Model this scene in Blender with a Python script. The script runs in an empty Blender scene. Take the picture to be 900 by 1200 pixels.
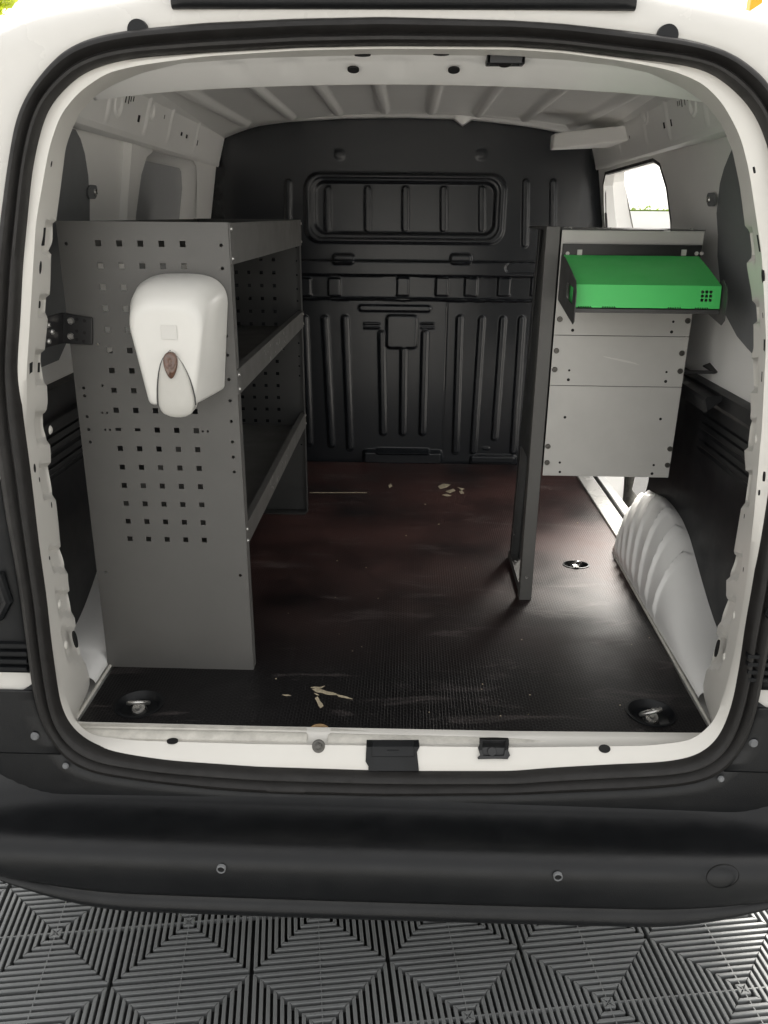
import bpy, bmesh, math, random
import numpy as np
from mathutils import Vector, Matrix
from mathutils.geometry import tessellate_polygon
random.seed(7); rng=np.random.default_rng(7)
sc=bpy.context.scene; COL=sc.collection
# ------------------------------------------------------------------ survey helpers (metres; X right, Y into the van, Z up)
FOC=945.0; PIT=math.radians(20.23); YAW=math.radians(1.47); ROL=math.radians(.54)
cp,sp=math.cos(PIT),math.sin(PIT); cy,sy=math.cos(YAW),math.sin(YAW)
FW=Vector((-sy*cp,cy*cp,-sp)); r0=Vector((cy,sy,0)); u0=r0.cross(FW)
RT=r0*math.cos(ROL)+u0*math.sin(ROL); UP=u0*math.cos(ROL)-r0*math.sin(ROL)
CAM=Vector((.01206,-1.26557,1.48992))
def ray(px,py): return RT*((px-450)/FOC)+UP*((600-py)/FOC)+FW
def onX(px,py,X): d=ray(px,py); return CAM+d*((X-CAM.x)/d.x)
def onY(px,py,Y): d=ray(px,py); return CAM+d*((Y-CAM.y)/d.y)
def onZ(px,py,Z): d=ray(px,py); return CAM+d*((Z-CAM.z)/d.z)
def onT(px,py,a=.1,b=-.122):      # the leaning rear plane  Y = a*z + b
    d=ray(px,py); t=(a*CAM.z+b-CAM.y)/(d.y-a*d.z); return CAM+d*t
ZF=.58   # load floor height
# ------------------------------------------------------------------ materials
def mat(name,col,rough=.5,metal=0,spec=.5,coat=0,noise=0,nscale=8,bump=0,bscale=300,rvar=0,col2=None,trans=0,emit=None):
    m=bpy.data.materials.new(name); m.use_nodes=True; nt=m.node_tree; N=nt.nodes; L=nt.links
    b=N['Principled BSDF']; b.inputs['Base Color'].default_value=(*col,1)
    b.inputs['Roughness'].default_value=rough; b.inputs['Metallic'].default_value=metal
    b.inputs['Specular IOR Level'].default_value=spec; b.inputs['Coat Weight'].default_value=coat
    b.inputs['Coat Roughness'].default_value=.12
    if trans: b.inputs['Transmission Weight'].default_value=trans
    tc=N.new('ShaderNodeTexCoord')
    if noise or rvar or col2:
        n=N.new('ShaderNodeTexNoise'); n.inputs['Scale'].default_value=nscale; n.inputs['Detail'].default_value=6
        n.inputs['Roughness'].default_value=.65; L.new(tc.outputs['Object'],n.inputs['Vector'])
        cr=N.new('ShaderNodeValToRGB'); cr.color_ramp.elements[0].position=.35; cr.color_ramp.elements[1].position=.68
        c2=col2 or tuple(c*(1-noise) for c in col)
        cr.color_ramp.elements[0].color=(*c2,1); cr.color_ramp.elements[1].color=(*col,1)
        L.new(n.outputs['Fac'],cr.inputs['Fac']); L.new(cr.outputs['Color'],b.inputs['Base Color'])
        if rvar:
            n2=N.new('ShaderNodeTexNoise'); n2.inputs['Scale'].default_value=nscale*2.3; n2.inputs['Detail'].default_value=8
            L.new(tc.outputs['Object'],n2.inputs['Vector'])
            mr=N.new('ShaderNodeMapRange'); mr.inputs[1].default_value=.3; mr.inputs[2].default_value=.7
            mr.inputs[3].default_value=max(.02,rough-rvar); mr.inputs[4].default_value=rough+rvar
            L.new(n2.outputs['Fac'],mr.inputs[0]); L.new(mr.outputs[0],b.inputs['Roughness'])
    if bump:
        n3=N.new('ShaderNodeTexNoise'); n3.inputs['Scale'].default_value=bscale; n3.inputs['Detail'].default_value=3
        L.new(tc.outputs['Object'],n3.inputs['Vector'])
        bp=N.new('ShaderNodeBump'); bp.inputs['Strength'].default_value=1; bp.inputs['Distance'].default_value=bump
        L.new(n3.outputs['Fac'],bp.inputs['Height']); L.new(bp.outputs[0],b.inputs['Normal'])
    return m
M={}
M['white']=mat('white_paint',(.635,.62,.585),.27,coat=.3,noise=.05,nscale=5,rvar=.06)  # kept darker than the interior white to offset stronger light outside
M['inwhite']=mat('interior_white_paint',(.86,.85,.825),.38,coat=.2,noise=.03,nscale=6,rvar=.03)  # raised above the body white to make up for weak light inside
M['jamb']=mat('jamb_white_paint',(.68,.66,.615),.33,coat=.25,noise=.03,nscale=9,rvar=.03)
M['rubber']=mat('seal_rubber',(.018,.0168,.016),.5,spec=.35,noise=.3,nscale=20,rvar=.12,bump=.0002,bscale=500)
M['bumper']=mat('bumper_plastic',(.0062,.0068,.0078),.38,spec=.40,noise=.25,nscale=9,rvar=.08,bump=.0003,bscale=650)
M['blackpl']=mat('black_plastic',(.008,.0088,.010),.45,spec=.3,noise=.25,nscale=9,rvar=.08)
M['bulk']=mat('bulkhead_plastic',(.0125,.0142,.0172),.27,noise=.04,nscale=5,bump=.00008,bscale=700)
M['lining']=mat('lining_board',(.008,.0085,.010),.45,noise=.2,nscale=6,rvar=.08)
M['greypanel']=mat('grey_blanking_panel',(.17,.175,.18),.6,noise=.1,nscale=10)
M['blank2']=mat('grey_window_blank',(.34,.345,.35),.6,noise=.06,nscale=10)
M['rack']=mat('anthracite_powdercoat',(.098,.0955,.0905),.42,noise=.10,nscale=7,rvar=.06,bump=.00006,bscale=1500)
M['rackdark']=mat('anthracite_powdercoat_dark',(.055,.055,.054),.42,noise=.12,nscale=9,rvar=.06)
M['racklight']=mat('grey_steel_sheet',(.50,.49,.465),.38,metal=.1,noise=.08,nscale=6,rvar=.07)
M['black']=mat('black_steel',(.012,.012,.013),.38,rvar=.05,noise=.1)
M['steel']=mat('zinc_plated_steel',(.55,.54,.52),.3,metal=.9,rvar=.1,noise=.15,nscale=40)
M['steeldark']=mat('dull_bolt_steel',(.13,.125,.115),.4,metal=.8,rvar=.1,noise=.2,nscale=60)
M['green']=mat('green_powdercoat',(.085,.64,.15),.45,noise=.06,nscale=12,rvar=.05)
M['plas']=mat('dispenser_white_plastic',(.67,.66,.625),.28,coat=.2,noise=.03,nscale=10)
M['plas2']=mat('dispenser_lever_plastic',(.50,.49,.455),.3,noise=.05,nscale=20)
M['plas3']=mat('dispenser_label',(.60,.59,.56),.3)
M['amber']=mat('amber_sight_glass',(.13,.06,.035),.12,coat=.6,noise=.5,nscale=60)
M['dirtwhite']=mat('scuffed_white_strip',(.70,.675,.61),.4,noise=.28,nscale=26,rvar=.12)
M['wood']=mat('cut_plywood_edge',(.42,.27,.13),.7,noise=.4,nscale=60)
M['chip']=mat('splintered_wood',(.55,.47,.33),.7,noise=.45,nscale=150)
M['hole']=mat('hole_dark',(.004,.004,.004),.8)
M['tile']=mat('grey_floor_tile_plastic',(.198,.205,.206),.6,noise=.22,nscale=4,rvar=.1)
M['tilebase']=mat('tile_gap_shade',(.03,.03,.03),.8,noise=.4,nscale=30)  # near-black base puts the shade between the ribs into the colour
M['ground']=mat('concrete',(.52,.51,.49),.85,noise=.25,nscale=1.5)
M['wallw']=mat('white_render',(.80,.80,.78),.8,noise=.06,nscale=2)
M['leaf']=mat('leaf',(.13,.22,.035),.55,noise=.5,nscale=1.5)
def leafm(name,c):
    m=mat(name,c,.5,noise=.4,nscale=1.5); nt=m.node_tree; pb=nt.nodes['Principled BSDF']; out=[n for n in nt.nodes if n.type=='OUTPUT_MATERIAL'][0]
    t=nt.nodes.new('ShaderNodeBsdfTranslucent'); t.inputs[0].default_value=(c[0]*1.3,c[1]*1.3,c[2],1); x=nt.nodes.new('ShaderNodeMixShader'); x.inputs[0].default_value=.5
    nt.links.new(pb.outputs[0],x.inputs[1]); nt.links.new(t.outputs[0],x.inputs[2]); nt.links.new(x.outputs[0],out.inputs['Surface']); return m
M['leaf']=leafm('leaf',(.16,.24,.04)); M['leafy']=leafm('overlit_leaf',(.55,.62,.07))  # tree leaf colour raised to imitate overexposed sunlight
M['bark']=mat('bark',(.12,.09,.06),.85,noise=.4,nscale=20)
M['yellow']=mat('yellow_paint',(.75,.42,.02),.4,noise=.1)
M['clear']=mat('window_glass',(.9,.95,.95),.02,trans=1)
# floor board: dark phenolic film with a pressed anti-slip pattern, browner further in
def floor_mat():
    m=bpy.data.materials.new('phenolic_film_floor'); m.use_nodes=True; nt=m.node_tree; N=nt.nodes; L=nt.links
    b=N['Principled BSDF']; tc=N.new('ShaderNodeTexCoord')
    def node(t,**k):
        n=N.new(t)
        for a,v in k.items(): n.inputs[a].default_value=v
        return n
    mp=N.new('ShaderNodeMapping'); L.new(tc.outputs['Object'],mp.inputs[0]); mp.inputs['Rotation'].default_value=(0,0,math.radians(90))
    br=N.new('ShaderNodeTexBrick'); br.offset=.5; L.new(mp.outputs[0],br.inputs['Vector'])
    br.inputs['Scale'].default_value=1; br.inputs['Brick Width'].default_value=.0105; br.inputs['Row Height'].default_value=.0063
    br.inputs['Mortar Size'].default_value=.0014; br.inputs['Mortar Smooth'].default_value=.6
    bp=N.new('ShaderNodeBump'); bp.inputs['Strength'].default_value=.7; bp.inputs['Distance'].default_value=.00055; b.inputs['Specular IOR Level'].default_value=.42
    L.new(br.outputs['Fac'],bp.inputs['Height'])
    n=node('ShaderNodeTexNoise',Scale=3.2,Detail=8,Roughness=.62); L.new(tc.outputs['Object'],n.inputs[0])
    sep=N.new('ShaderNodeSeparateXYZ'); L.new(tc.outputs['Object'],sep.inputs[0])
    mr=N.new('ShaderNodeMapRange'); mr.inputs[1].default_value=.2; mr.inputs[2].default_value=.95; L.new(sep.outputs['Y'],mr.inputs[0])
    mul=N.new('ShaderNodeMath'); mul.operation='MULTIPLY'; L.new(mr.outputs[0],mul.inputs[0])
    cr=N.new('ShaderNodeValToRGB'); cr.color_ramp.elements[0].position=.3; cr.color_ramp.elements[1].position=.62; L.new(n.outputs['Fac'],cr.inputs[0]); L.new(cr.outputs[0],mul.inputs[1])
    mx=N.new('ShaderNodeMix'); mx.data_type='RGBA'; mx.inputs['A'].default_value=(.004,.0035,.004,1); mx.inputs['B'].default_value=(.062,.027,.023,1); L.new(mul.outputs[0],mx.inputs['Factor'])
    # pale drag marks
    mp2=N.new('ShaderNodeMapping'); mp2.inputs['Scale'].default_value=(1.4,6,1); mp2.inputs['Rotation'].default_value=(0,0,.12); L.new(tc.outputs['Object'],mp2.inputs[0])
    n2=node('ShaderNodeTexNoise',Scale=3.0,Detail=10,Roughness=.7,Distortion=.6); L.new(mp2.outputs[0],n2.inputs[0])
    c2=N.new('ShaderNodeValToRGB'); c2.color_ramp.elements[0].position=.56; c2.color_ramp.elements[1].position=.72; L.new(n2.outputs['Fac'],c2.inputs[0])
    m3=N.new('ShaderNodeMath'); m3.operation='MULTIPLY'; m3.inputs[1].default_value=.42; L.new(c2.outputs[0],m3.inputs[0])
    mx2=N.new('ShaderNodeMix'); mx2.data_type='RGBA'; L.new(mx.outputs['Result'],mx2.inputs['A']); mx2.inputs['B'].default_value=(.17,.145,.14,1); L.new(m3.outputs[0],mx2.inputs['Factor'])
    L.new(mx2.outputs['Result'],b.inputs['Base Color'])
    r=N.new('ShaderNodeMapRange'); r.inputs[1].default_value=.3; r.inputs[2].default_value=.7; r.inputs[3].default_value=.28; r.inputs[4].default_value=.55; L.new(n.outputs['Fac'],r.inputs[0]); L.new(r.outputs[0],b.inputs['Roughness'])
    L.new(bp.outputs[0],b.inputs['Normal']); return m
M['plyfloor']=floor_mat()
def plain(m): return M[m]
# ------------------------------------------------------------------ mesh builder
class MB:
    def __init__(s): s.v=[]; s.f=[]; s.m=[]; s.cur=0
    def add(s,vs,fs):
        o=len(s.v); s.v+= [tuple(v) for v in vs]
        for f in fs: s.f.append(tuple(i+o for i in f)); s.m.append(s.cur)
        return s
    def box(s,a,b,rot=None,piv=None):
        x0,y0,z0=[min(a[i],b[i]) for i in range(3)]; x1,y1,z1=[max(a[i],b[i]) for i in range(3)]
        vs=[Vector(p) for p in ((x0,y0,z0),(x1,y0,z0),(x1,y1,z0),(x0,y1,z0),(x0,y0,z1),(x1,y0,z1),(x1,y1,z1),(x0,y1,z1))]
        if rot is not None:
            c=Vector(piv) if piv is not None else Vector(((x0+x1)/2,(y0+y1)/2,(z0+z1)/2)); vs=[rot@(v-c)+c for v in vs]
        return s.add(vs,[(0,3,2,1),(4,5,6,7),(0,1,5,4),(1,2,6,5),(2,3,7,6),(3,0,4,7)])
    def hexa(s,q0,q1):    # two quads -> solid
        return s.add(list(q0)+list(q1),[(3,2,1,0),(4,5,6,7),(0,1,5,4),(1,2,6,5),(2,3,7,6),(3,0,4,7)])
    def loft(s,rings,closed=True,cap0=False,cap1=False):
        n=len(rings[0]); vs=[p for r in rings for p in r]; fs=[]
        for i in range(len(rings)-1):
            for j in range(n if closed else n-1):
                k=(j+1)%n; fs.append((i*n+j,i*n+k,(i+1)*n+k,(i+1)*n+j))
        if cap0: fs.append(tuple(range(n-1,-1,-1)))
        if cap1: fs.append(tuple((len(rings)-1)*n+j for j in range(n)))
        return s.add(vs,fs)
    def cyl(s,c,ax,r,h,seg=20,r2=None):
        c=Vector(c); ax=Vector(ax).normalized(); t=ax.orthogonal().normalized(); u=ax.cross(t); r2=r if r2 is None else r2
        R=[[c+(t*math.cos(a)+u*math.sin(a))*rr+ax*hh for a in [2*math.pi*k/seg for k in range(seg)]] for rr,hh in ((r,0),(r2,h))]
        return s.loft(R,True,True,True)
    def tube(s,path,r,seg=10,closed=False):
        path=[Vector(p) for p in path]; n=len(path); rings=[]; up=None
        for i,p in enumerate(path):
            a=path[i-1] if (i>0 or closed) else p; b=path[(i+1)%n] if (i<n-1 or closed) else p
            d=(b-a).normalized()
            if up is None: up=d.orthogonal().normalized()
            t=(up-d*up.dot(d)).normalized(); up=t; u=d.cross(t)
            rr=r[i] if isinstance(r,(list,tuple)) else r
            rings.append([p+(t*math.cos(2*math.pi*k/seg)+u*math.sin(2*math.pi*k/seg))*rr for k in range(seg)])
        if closed: rings.append(rings[0])
        return s.loft(rings,True,not closed,not closed)
    def plate(s,outer,holes,f,t):   # 2D outline with holes, mapped by f(u,v,w), thickness t
        loops=[list(outer)]+[list(h) for h in holes]
        tris=tessellate_polygon([[Vector((a,b,0)) for a,b in l] for l in loops])
        pts=[p for l in loops for p in l]; n=len(pts)
        vs=[f(a,b,0) for a,b in pts]+[f(a,b,t) for a,b in pts]
        fs=[tuple(x) for x in tris]+[tuple(i+n for i in reversed(x)) for x in tris]
        o=0
        for l in loops:
            m=len(l)
            for i in range(m): j=(i+1)%m; fs.append((o+i,o+j,o+j+n,o+i+n))
            o+=m
        return s.add(vs,fs)
    def build(s,name,mats,parent=None,smooth=40,bevel=0,bseg=2,recalc=True,solid=0):
        me=bpy.data.meshes.new(name); me.from_pydata(s.v,[],s.f)
        if not isinstance(mats,(list,tuple)): mats=[mats]
        for m in mats: me.materials.append(M[m] if isinstance(m,str) else m)
        if len(mats)>1:
            for p,i in zip(me.polygons,s.m): p.material_index=i
        me.validate(); 
        if recalc:
            bm=bmesh.new(); bm.from_mesh(me); bmesh.ops.recalc_face_normals(bm,faces=bm.faces); bm.to_mesh(me); bm.free()
        if smooth:
            for p in me.polygons: p.use_smooth=True
            me.set_sharp_from_angle(angle=math.radians(smooth))
        o=bpy.data.objects.new(name,me); COL.objects.link(o)
        if parent is not None: o.parent=parent
        if solid:
            sm=o.modifiers.new('solid','SOLIDIFY'); sm.thickness=solid; sm.offset=-1
        if bevel:
            bv=o.modifiers.new('bevel','BEVEL'); bv.width=bevel; bv.segments=bseg; bv.limit_method='ANGLE'; bv.angle_limit=math.radians(35)
        return o
def split(o,name):
    me=o.data; n=len(me.vertices); par=list(range(n))
    def find(a):
        while par[a]!=a: par[a]=par[par[a]]; a=par[a]
        return a
    for e in me.edges: par[find(e.vertices[0])]=find(e.vertices[1])
    comps={}
    for p in me.polygons: comps.setdefault(find(p.vertices[0]),[]).append(p)
    out=[]
    for ps in comps.values():
        ids=sorted({v for p in ps for v in p.vertices}); mp={v:i for i,v in enumerate(ids)}
        m=bpy.data.meshes.new(name); m.from_pydata([me.vertices[v].co[:] for v in ids],[],[tuple(mp[v] for v in p.vertices) for p in ps])
        for mt in me.materials: m.materials.append(mt)
        for q,p in zip(m.polygons,ps): q.use_smooth=p.use_smooth
        if any(p.use_smooth for p in ps): m.set_sharp_from_angle(angle=math.radians(40))
        c=bpy.data.objects.new(name,m); COL.objects.link(c); c.parent=o.parent; out.append(c)
    bpy.data.objects.remove(o); return out
def thing(name,label,cat,loc=(0,0,0),group=None):
    o=bpy.data.objects.new(name,None); COL.objects.link(o); o.location=loc; o.empty_display_size=.1
    o['label']=label; o['category']=cat
    if group: o['group']=group
    return o
def local(o): # re-express child meshes built in world coordinates relative to their Empty
    for ch in o.children: ch.location=-Vector(o.location)
def interp(x,pts): return float(np.interp(x,[p[0] for p in pts],[p[1] for p in pts]))
def rrect(x0,z0,x1,z1,r,seg=5):
    out=[]
    for cx,cz,a in ((x1-r,z0+r,-90),(x1-r,z1-r,0),(x0+r,z1-r,90),(x0+r,z0+r,180)):
        for k in range(seg+1): t=math.radians(a+90*k/seg); out.append((cx+r*math.cos(t),cz+r*math.sin(t)))
    return out
def circ(cx,cz,r,seg=12,rz=None): return [(cx+r*math.cos(2*math.pi*k/seg),cz+(rz or r)*math.sin(2*math.pi*k/seg)) for k in range(seg)]
def sstep(a,b,x): t=np.clip((x-a)/(b-a),0,1); return t*t*(3-2*t)
SUN_EL=46; SUN_AZ=20; SKY=.15; SUN=2.6; SUN_ANG=14; EXPO=1.58
# ================================================================== VAN
van=thing('van','white compact panel van seen from behind with its load space open','van')
CX,CYP=450,480
def polar(poly,n):
    res=[]; m=len(poly)
    for k in range(n):
        a=2*math.pi*k/n; dx,dy=math.sin(a),-math.cos(a); best=None
        for i in range(m):
            p=poly[i]; q=poly[(i+1)%m]
            ex,ey=q[0]-p[0],q[1]-p[1]; wx,wy=p[0]-CX,p[1]-CYP
            den=dx*ey-dy*ex
            if abs(den)<1e-9: continue
            t=(wx*ey-wy*ex)/den; u=(wx*dy-wy*dx)/den
            if t>0 and -1e-9<=u<=1+1e-9:
                e=[p[j]+(q[j]-p[j])*u for j in range(2,len(p))]
                if best is None or t>best[0]: best=(t,e)
        t,e=best; res.append((CX+dx*t,CYP+dy*t,*e))
    return res
def smoothc(pts,it):
    a=np.array(pts,float)
    for _ in range(it): a=(np.roll(a,1,0)+2*a+np.roll(a,-1,0))/4
    return [tuple(x) for x in a]
NA=720
S_out=[(450,21),(600,25),(660,29),(740,38),(793,45),(833,54),(860,65),(884,83),(900,99),(915,130),(930,200),(941,300),(944,400),(938,500),(925,600),(912,690),(897,765),(890,802),(885,827),(875,860),(860,887),(840,905),(812,915),(750,921),(700,923),(600,927),(450,929),(325,926),(250,921),(175,912),(110,902),(80,888),(60,860),(50,840),(42,815),(35,765),(27,702),(17,640),(10,607),(3,560),(-3,520),(-7,470),(-7,400),(-3,320),(3,260),(11,200),(21,141),(35,109),(57,80),(80,57),(112,44),(155,36),(240,28),(350,23)]
S_in=[(450,52),(600,53),(660,57),(740,67),(793,73),(831,81),(857,99),(881,123),(895,149),(905,180),(915,260),(918,380),(914,460),(906,560),(897,620),(894,640),(886,690),(877,740),(870,790),(862,827),(850,860),(835,880),(812,892),(775,897),(725,899),(650,903),(600,907),(490,907),(428,906),(300,902),(200,895),(162,890),(125,884),(105,877),(85,863),(72,845),(66,827),(57,765),(50,702),(41,640),(30,548),(22,490),(17,440),(18,410),(20,385),(24,310),(29,260),(35,200),(43,160),(53,128),(69,107),(93,85),(123,73),(160,66),(240,60),(350,54)]
so=smoothc(polar(S_out,NA),14); si=smoothc(polar(S_in,NA),14)
# seal: fat outer lobe, thin inner lobe
rows=[]
prof=[(-.06,-.010),(-.02,.004),(.06,.013),(.18,.019),(.34,.020),(.47,.015),(.55,.006),(.60,.005),(.66,.012),(.76,.016),(.88,.015),(.97,.009),(1.03,0),(1.05,-.012)]
O3=[onT(*p) for p in so]; I3=[onT(*p) for p in si]
for t,h in prof: rows.append([o+(i-o)*t+Vector((0,-h,0)) for o,i in zip(O3,I3)])
b=MB(); b.loft(rows); b.build('door_seal','rubber',van,smooth=50)
# ---- door frame (jamb) from seal to lip
R1=[(450,57,.05),(600,58,.05),(660,62,.05),(740,73,.05),(790,83,.05),(825,98,.05),(848,122,.04),(868,160,.04),(878,200,.03),(893,300,.03),(898,400,.02),(893,500,.01),(884,600,0),(874,690,0),(862,760,-.01),(852,805,-.02),(838,845,-.03),(812,868,-.035),(760,874,-.04),(600,876,-.04),(450,874,-.04),(300,872,-.04),(160,868,-.035),(105,862,-.03),(86,843,-.03),(75,815,-.02),(64,775,-.01),(56,730,0),(45,640,0),(35,545,.01),(31,507,.02),(31,440,.02),(36,360,.03),(42,260,.03),(57,175,.04),(70,135,.04),(92,108,.05),(125,85,.05),(165,76,.05),(240,66,.05),(350,59,.05)]
R2=[(450,64,.085),(560,65,.085),(660,70,.085),(720,77,.09),(760,85,.10),(800,103,.11),(825,120,.12),(846,146,.12),(858,175,.12),(867,218,.12),(873,265,.12),(877,300,.12),(874,306,.12),(881,345,.12),(883,383,.12),(883,412,.12),(878,420,.12),(880,487,.12),(875,500,.12),(872,527,.12),(874,555,.12),(869,592,.12),(861,640,.12),(857,662,.12),(851,676,.12),(851,702,.12),(842,725,.12),(839,747,.12),(831,772,.12),(823,806,.145),(826,822,.11),(838,856,.02),(832,864,0),(600,862,0),(450,859,0),(300,856,0),(92,851,0),(86,846,.02),(97,825,.08),(107,801,.145),(96,762,.12),(89,735,.12),(86,712,.12),(80,684,.12),(79,662,.12),(71,640,.12),(68,607,.12),(64,573,.12),(59,545,.12),(60,537,.12),(58,515,.12),(54,503,.12),(54,482,.12),(56,473,.12),(55,448,.12),(51,425,.12),(53,405,.12),(57,365,.12),(59,335,.12),(60,295,.12),(66,285,.12),(66,257,.12),(72,213,.12),(77,173,.12),(83,155,.12),(93,133,.12),(112,112,.12),(133,99,.11),(165,86,.10),(213,74,.09),(300,68,.085)]
p1=smoothc(polar(R1,NA),10); p2=smoothc(polar(R2,NA),2)
J1=[onY(x,y,Y) for x,y,Y in p1]; J2=[onY(x,y,Y) for x,y,Y in p2]
J0=[p+Vector((0,.006,0)) for p in I3]
S3=[o+(i-o)*.5+Vector((0,.004,0)) for o,i in zip(O3,I3)]
pads=[(258,298),(345,372),(410,452),(482,520),(543,586),(640,672),(692,724),(735,776)]
def padh(py,t,side):
    h=0
    for a,c in pads:
        if side>0: a+=8;c+=8
        if a-4<py<c+4:
            yy=min(max((py-a)/7,0),1)*min(max((c-py)/5,0),1); tt=min(max((t-.42)/.15,0),1)
            h=max(h,min(yy,tt))
    return h
rows=[S3,J0,[a+(b_-a)*.5+Vector((0,-.002,0)) for a,b_ in zip(J0,J1)],J1]
for k in range(1,25):
    t=k/24; row=[]
    for i in range(NA):
        p=J1[i]+(J2[i]-J1[i])*t
        px=p1[i][0]; py=p1[i][1]+(p2[i][1]-p1[i][1])*t
        if 245<py<790:
            side=1 if px>450 else -1
            h=padh(py,t,side); p=p+Vector((side*.014*h,.008*h,0))
        elif py>845: p=p+Vector((0,0,-.008*math.sin(math.pi*t)))
        row.append(p)
    rows.append(row)
rows.append([p+Vector((.012*(1 if p.x>0 else -1) if abs(p.x)>.45 else 0,.014,.006 if p.z>1.6 else 0)) for p in J2])
rows.append([p+Vector((.06*(1 if p.x>0 else -1) if abs(p.x)>.45 else 0,.016,.05 if p.z>1.6 else (-.03 if p.z<.6 else 0))) for p in J2])
b=MB(); b.loft(rows); b.build('door_frame','jamb',van,smooth=35)
def jamb_pt(px,py):
    a=math.atan2(px-CX,-(py-CYP)); k=int(round(a/(2*math.pi)*NA))%NA
    r=math.hypot(px-CX,py-CYP); ra=math.hypot(p1[k][0]-CX,p1[k][1]-CYP); rb=math.hypot(p2[k][0]-CX,p2[k][1]-CYP)
    t=(r-ra)/(rb-ra); p=J1[k]+(J2[k]-J1[k])*t
    n=((J2[k]-J1[k]).cross(J1[(k+3)%NA]-J1[k-3])).normalized()
    if n.dot(CAM-p)<0: n=-n
    return p,n
def surf(px,py,lift=0):
    a=math.atan2(px-CX,-(py-CYP)); k=int(round(a/(2*math.pi)*NA))%NA; r=math.hypot(px-CX,py-CYP)
    L=[(math.hypot(q[k][0]-CX,q[k][1]-CYP),J[k],J[(k+3)%NA],J[k-3]) for q,J in ((si,J0),(p1,J1),(p2,J2))]
    i=0 if r>L[1][0] else 1
    t=(r-L[i][0])/(L[i+1][0]-L[i][0]); p=L[i][1]+(L[i+1][1]-L[i][1])*t
    n=(L[i+1][1]-L[i][1]).cross(L[i][2]-L[i][3]).normalized()
    if n.dot(CAM-p)<0: n=-n
    return p+n*lift,n
def patch(mb,x0,y0,x1,y1,lo,hi,nx=4,ny=6):
    R=[]
    top=[];bot=[]
    for j in range(ny+1):
        y=y0+(y1-y0)*j/ny
        top.append([surf(x0+(x1-x0)*i/nx,y,hi)[0] for i in range(nx+1)]); bot.append([surf(x0+(x1-x0)*i/nx,y,lo)[0] for i in range(nx+1)])
    o=len(mb.v); vs=[p for r in top for p in r]+[p for r in bot for p in r]; w=nx+1; N_=w*(ny+1); fs=[]
    for j in range(ny):
        for i in range(nx): a=j*w+i; fs.append((a,a+1,a+w+1,a+w)); fs.append((N_+a,N_+a+w,N_+a+w+1,N_+a+1))
    for i in range(nx): fs.append((i,N_+i,N_+i+1,i+1)); a=ny*w+i; fs.append((a,a+1,N_+a+1,N_+a))
    for j in range(ny): a=j*w; fs.append((a,a+w,N_+a+w,N_+a)); a=j*w+nx; fs.append((a,N_+a,N_+a+w,a+w))
    mb.add(vs,fs)
def lerp4(q,u,v): return (q[0]*(1-u)+q[1]*u)*(1-v)+(q[3]*(1-u)+q[2]*u)*v
holes=MB()
def oval(mb,p,n,w,h,sq=False,t=.0012):
    up=Vector((0,0,1)); 
    if abs(n.z)>.8: up=Vector((0,1,0))
    s_=up.cross(n).normalized(); u_=n.cross(s_).normalized()
    if sq: prf=[(-w,-h),(w,-h),(w,h),(-w,h)]
    else: prf=[(w*math.cos(2*math.pi*k/16),h*math.sin(2*math.pi*k/16)) for k in range(16)]
    mb.loft([[p+s_*a+u_*c+n*d for a,c in prf] for d in (-t,t)],True,True,True)
for px,py,w,h,sq,side in ((51,277,.0035,.012,1,-1),(47,313,.0045,.009,0,-1),(46,358,.0022,.005,0,-1),(36,432,.006,.010,1,-1),(46,429,.002,.007,1,-1),(40,547,.0045,.007,0,-1),(46,564,.002,.004,0,-1),(60,592,.0022,.005,0,-1),(58,656,.0022,.004,0,-1),(61,190,.002,.004,0,-1),
      (889,284,.0035,.011,1,1),(893,321,.0045,.009,0,1),(894,368,.002,.004,0,1),(896,405,.0045,.009,1,1),(893,440,.002,.007,1,1),(894,558,.0045,.007,0,1),(889,576,.002,.004,0,1),(873,604,.002,.004,0,1),(871,669,.002,.004,0,1),(882,198,.002,.004,0,1)):
    p,n=jamb_pt(px,py); p=p+Vector((side*.003,0,0)); oval(holes,p+n*.002,n,w*1.3,h*1.15,sq)
for px,py,r in ((85,749,1),(842,762,1)):
    p,n=jamb_pt(px,py); oval(holes,p+n*.0035,n,.009,.018)
bos=MB()
for px,py in ((60,504),(69,707),(78,757),(886,515),(860,722),(848,771)):
    p,n=jamb_pt(px,py); bos.cyl(p-n*.001,n,.0085,.003,20,.005)
split(bos.build('frame_boss','jamb',van,smooth=60),'frame_boss')
# sill holes, bolt, striker
def sill(px,py):
    return jamb_pt(px,py)
for px in ((201,868),(708,878)):
    p,n=surf(px[0],px[1],.0008); oval(holes,p,n,.0105,.0075)
split(holes.build('frame_holes','hole',van,smooth=0),'frame_hole')
# ---- threshold strips
def thr(xa,xb):
    b=MB(); prof=[(.016,.581),(.014,.5845),(.004,.5850),(.002,.5835),(-.002,.5835),(-.004,.5845),(-.014,.583),(-.021,.578),(-.0215,.570),(-.019,.567),(-.012,.565),(.0,.562)]
    R=[]
    for x,sx in ((xa,.004),(xa+.004,0),(xb-.004,0),(xb,.004)):
        R.append([Vector((x,y_+ .010*x, z_-(sx*.5))) for y_,z_ in prof])
    b.loft(R,True,True,True); o=b.build('threshold_strip','dirtwhite',van,smooth=30,bevel=.0008)
    return o
def sx(px): return onZ(px,860,ZF).x
thr(sx(88),sx(361)); thr(sx(385),sx(836))
b=MB(); p,nn=surf(374,875)
b.cyl(p-nn*.002,nn,.0125,.0035,24,.0115); b.cyl(p+nn*.0015,nn,.0072,.007,6); b.cyl(p+nn*.0085,nn,.005,.0015,16,.004); b.build('sill_bolt','steeldark',van,smooth=30,bevel=.0006)
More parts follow.
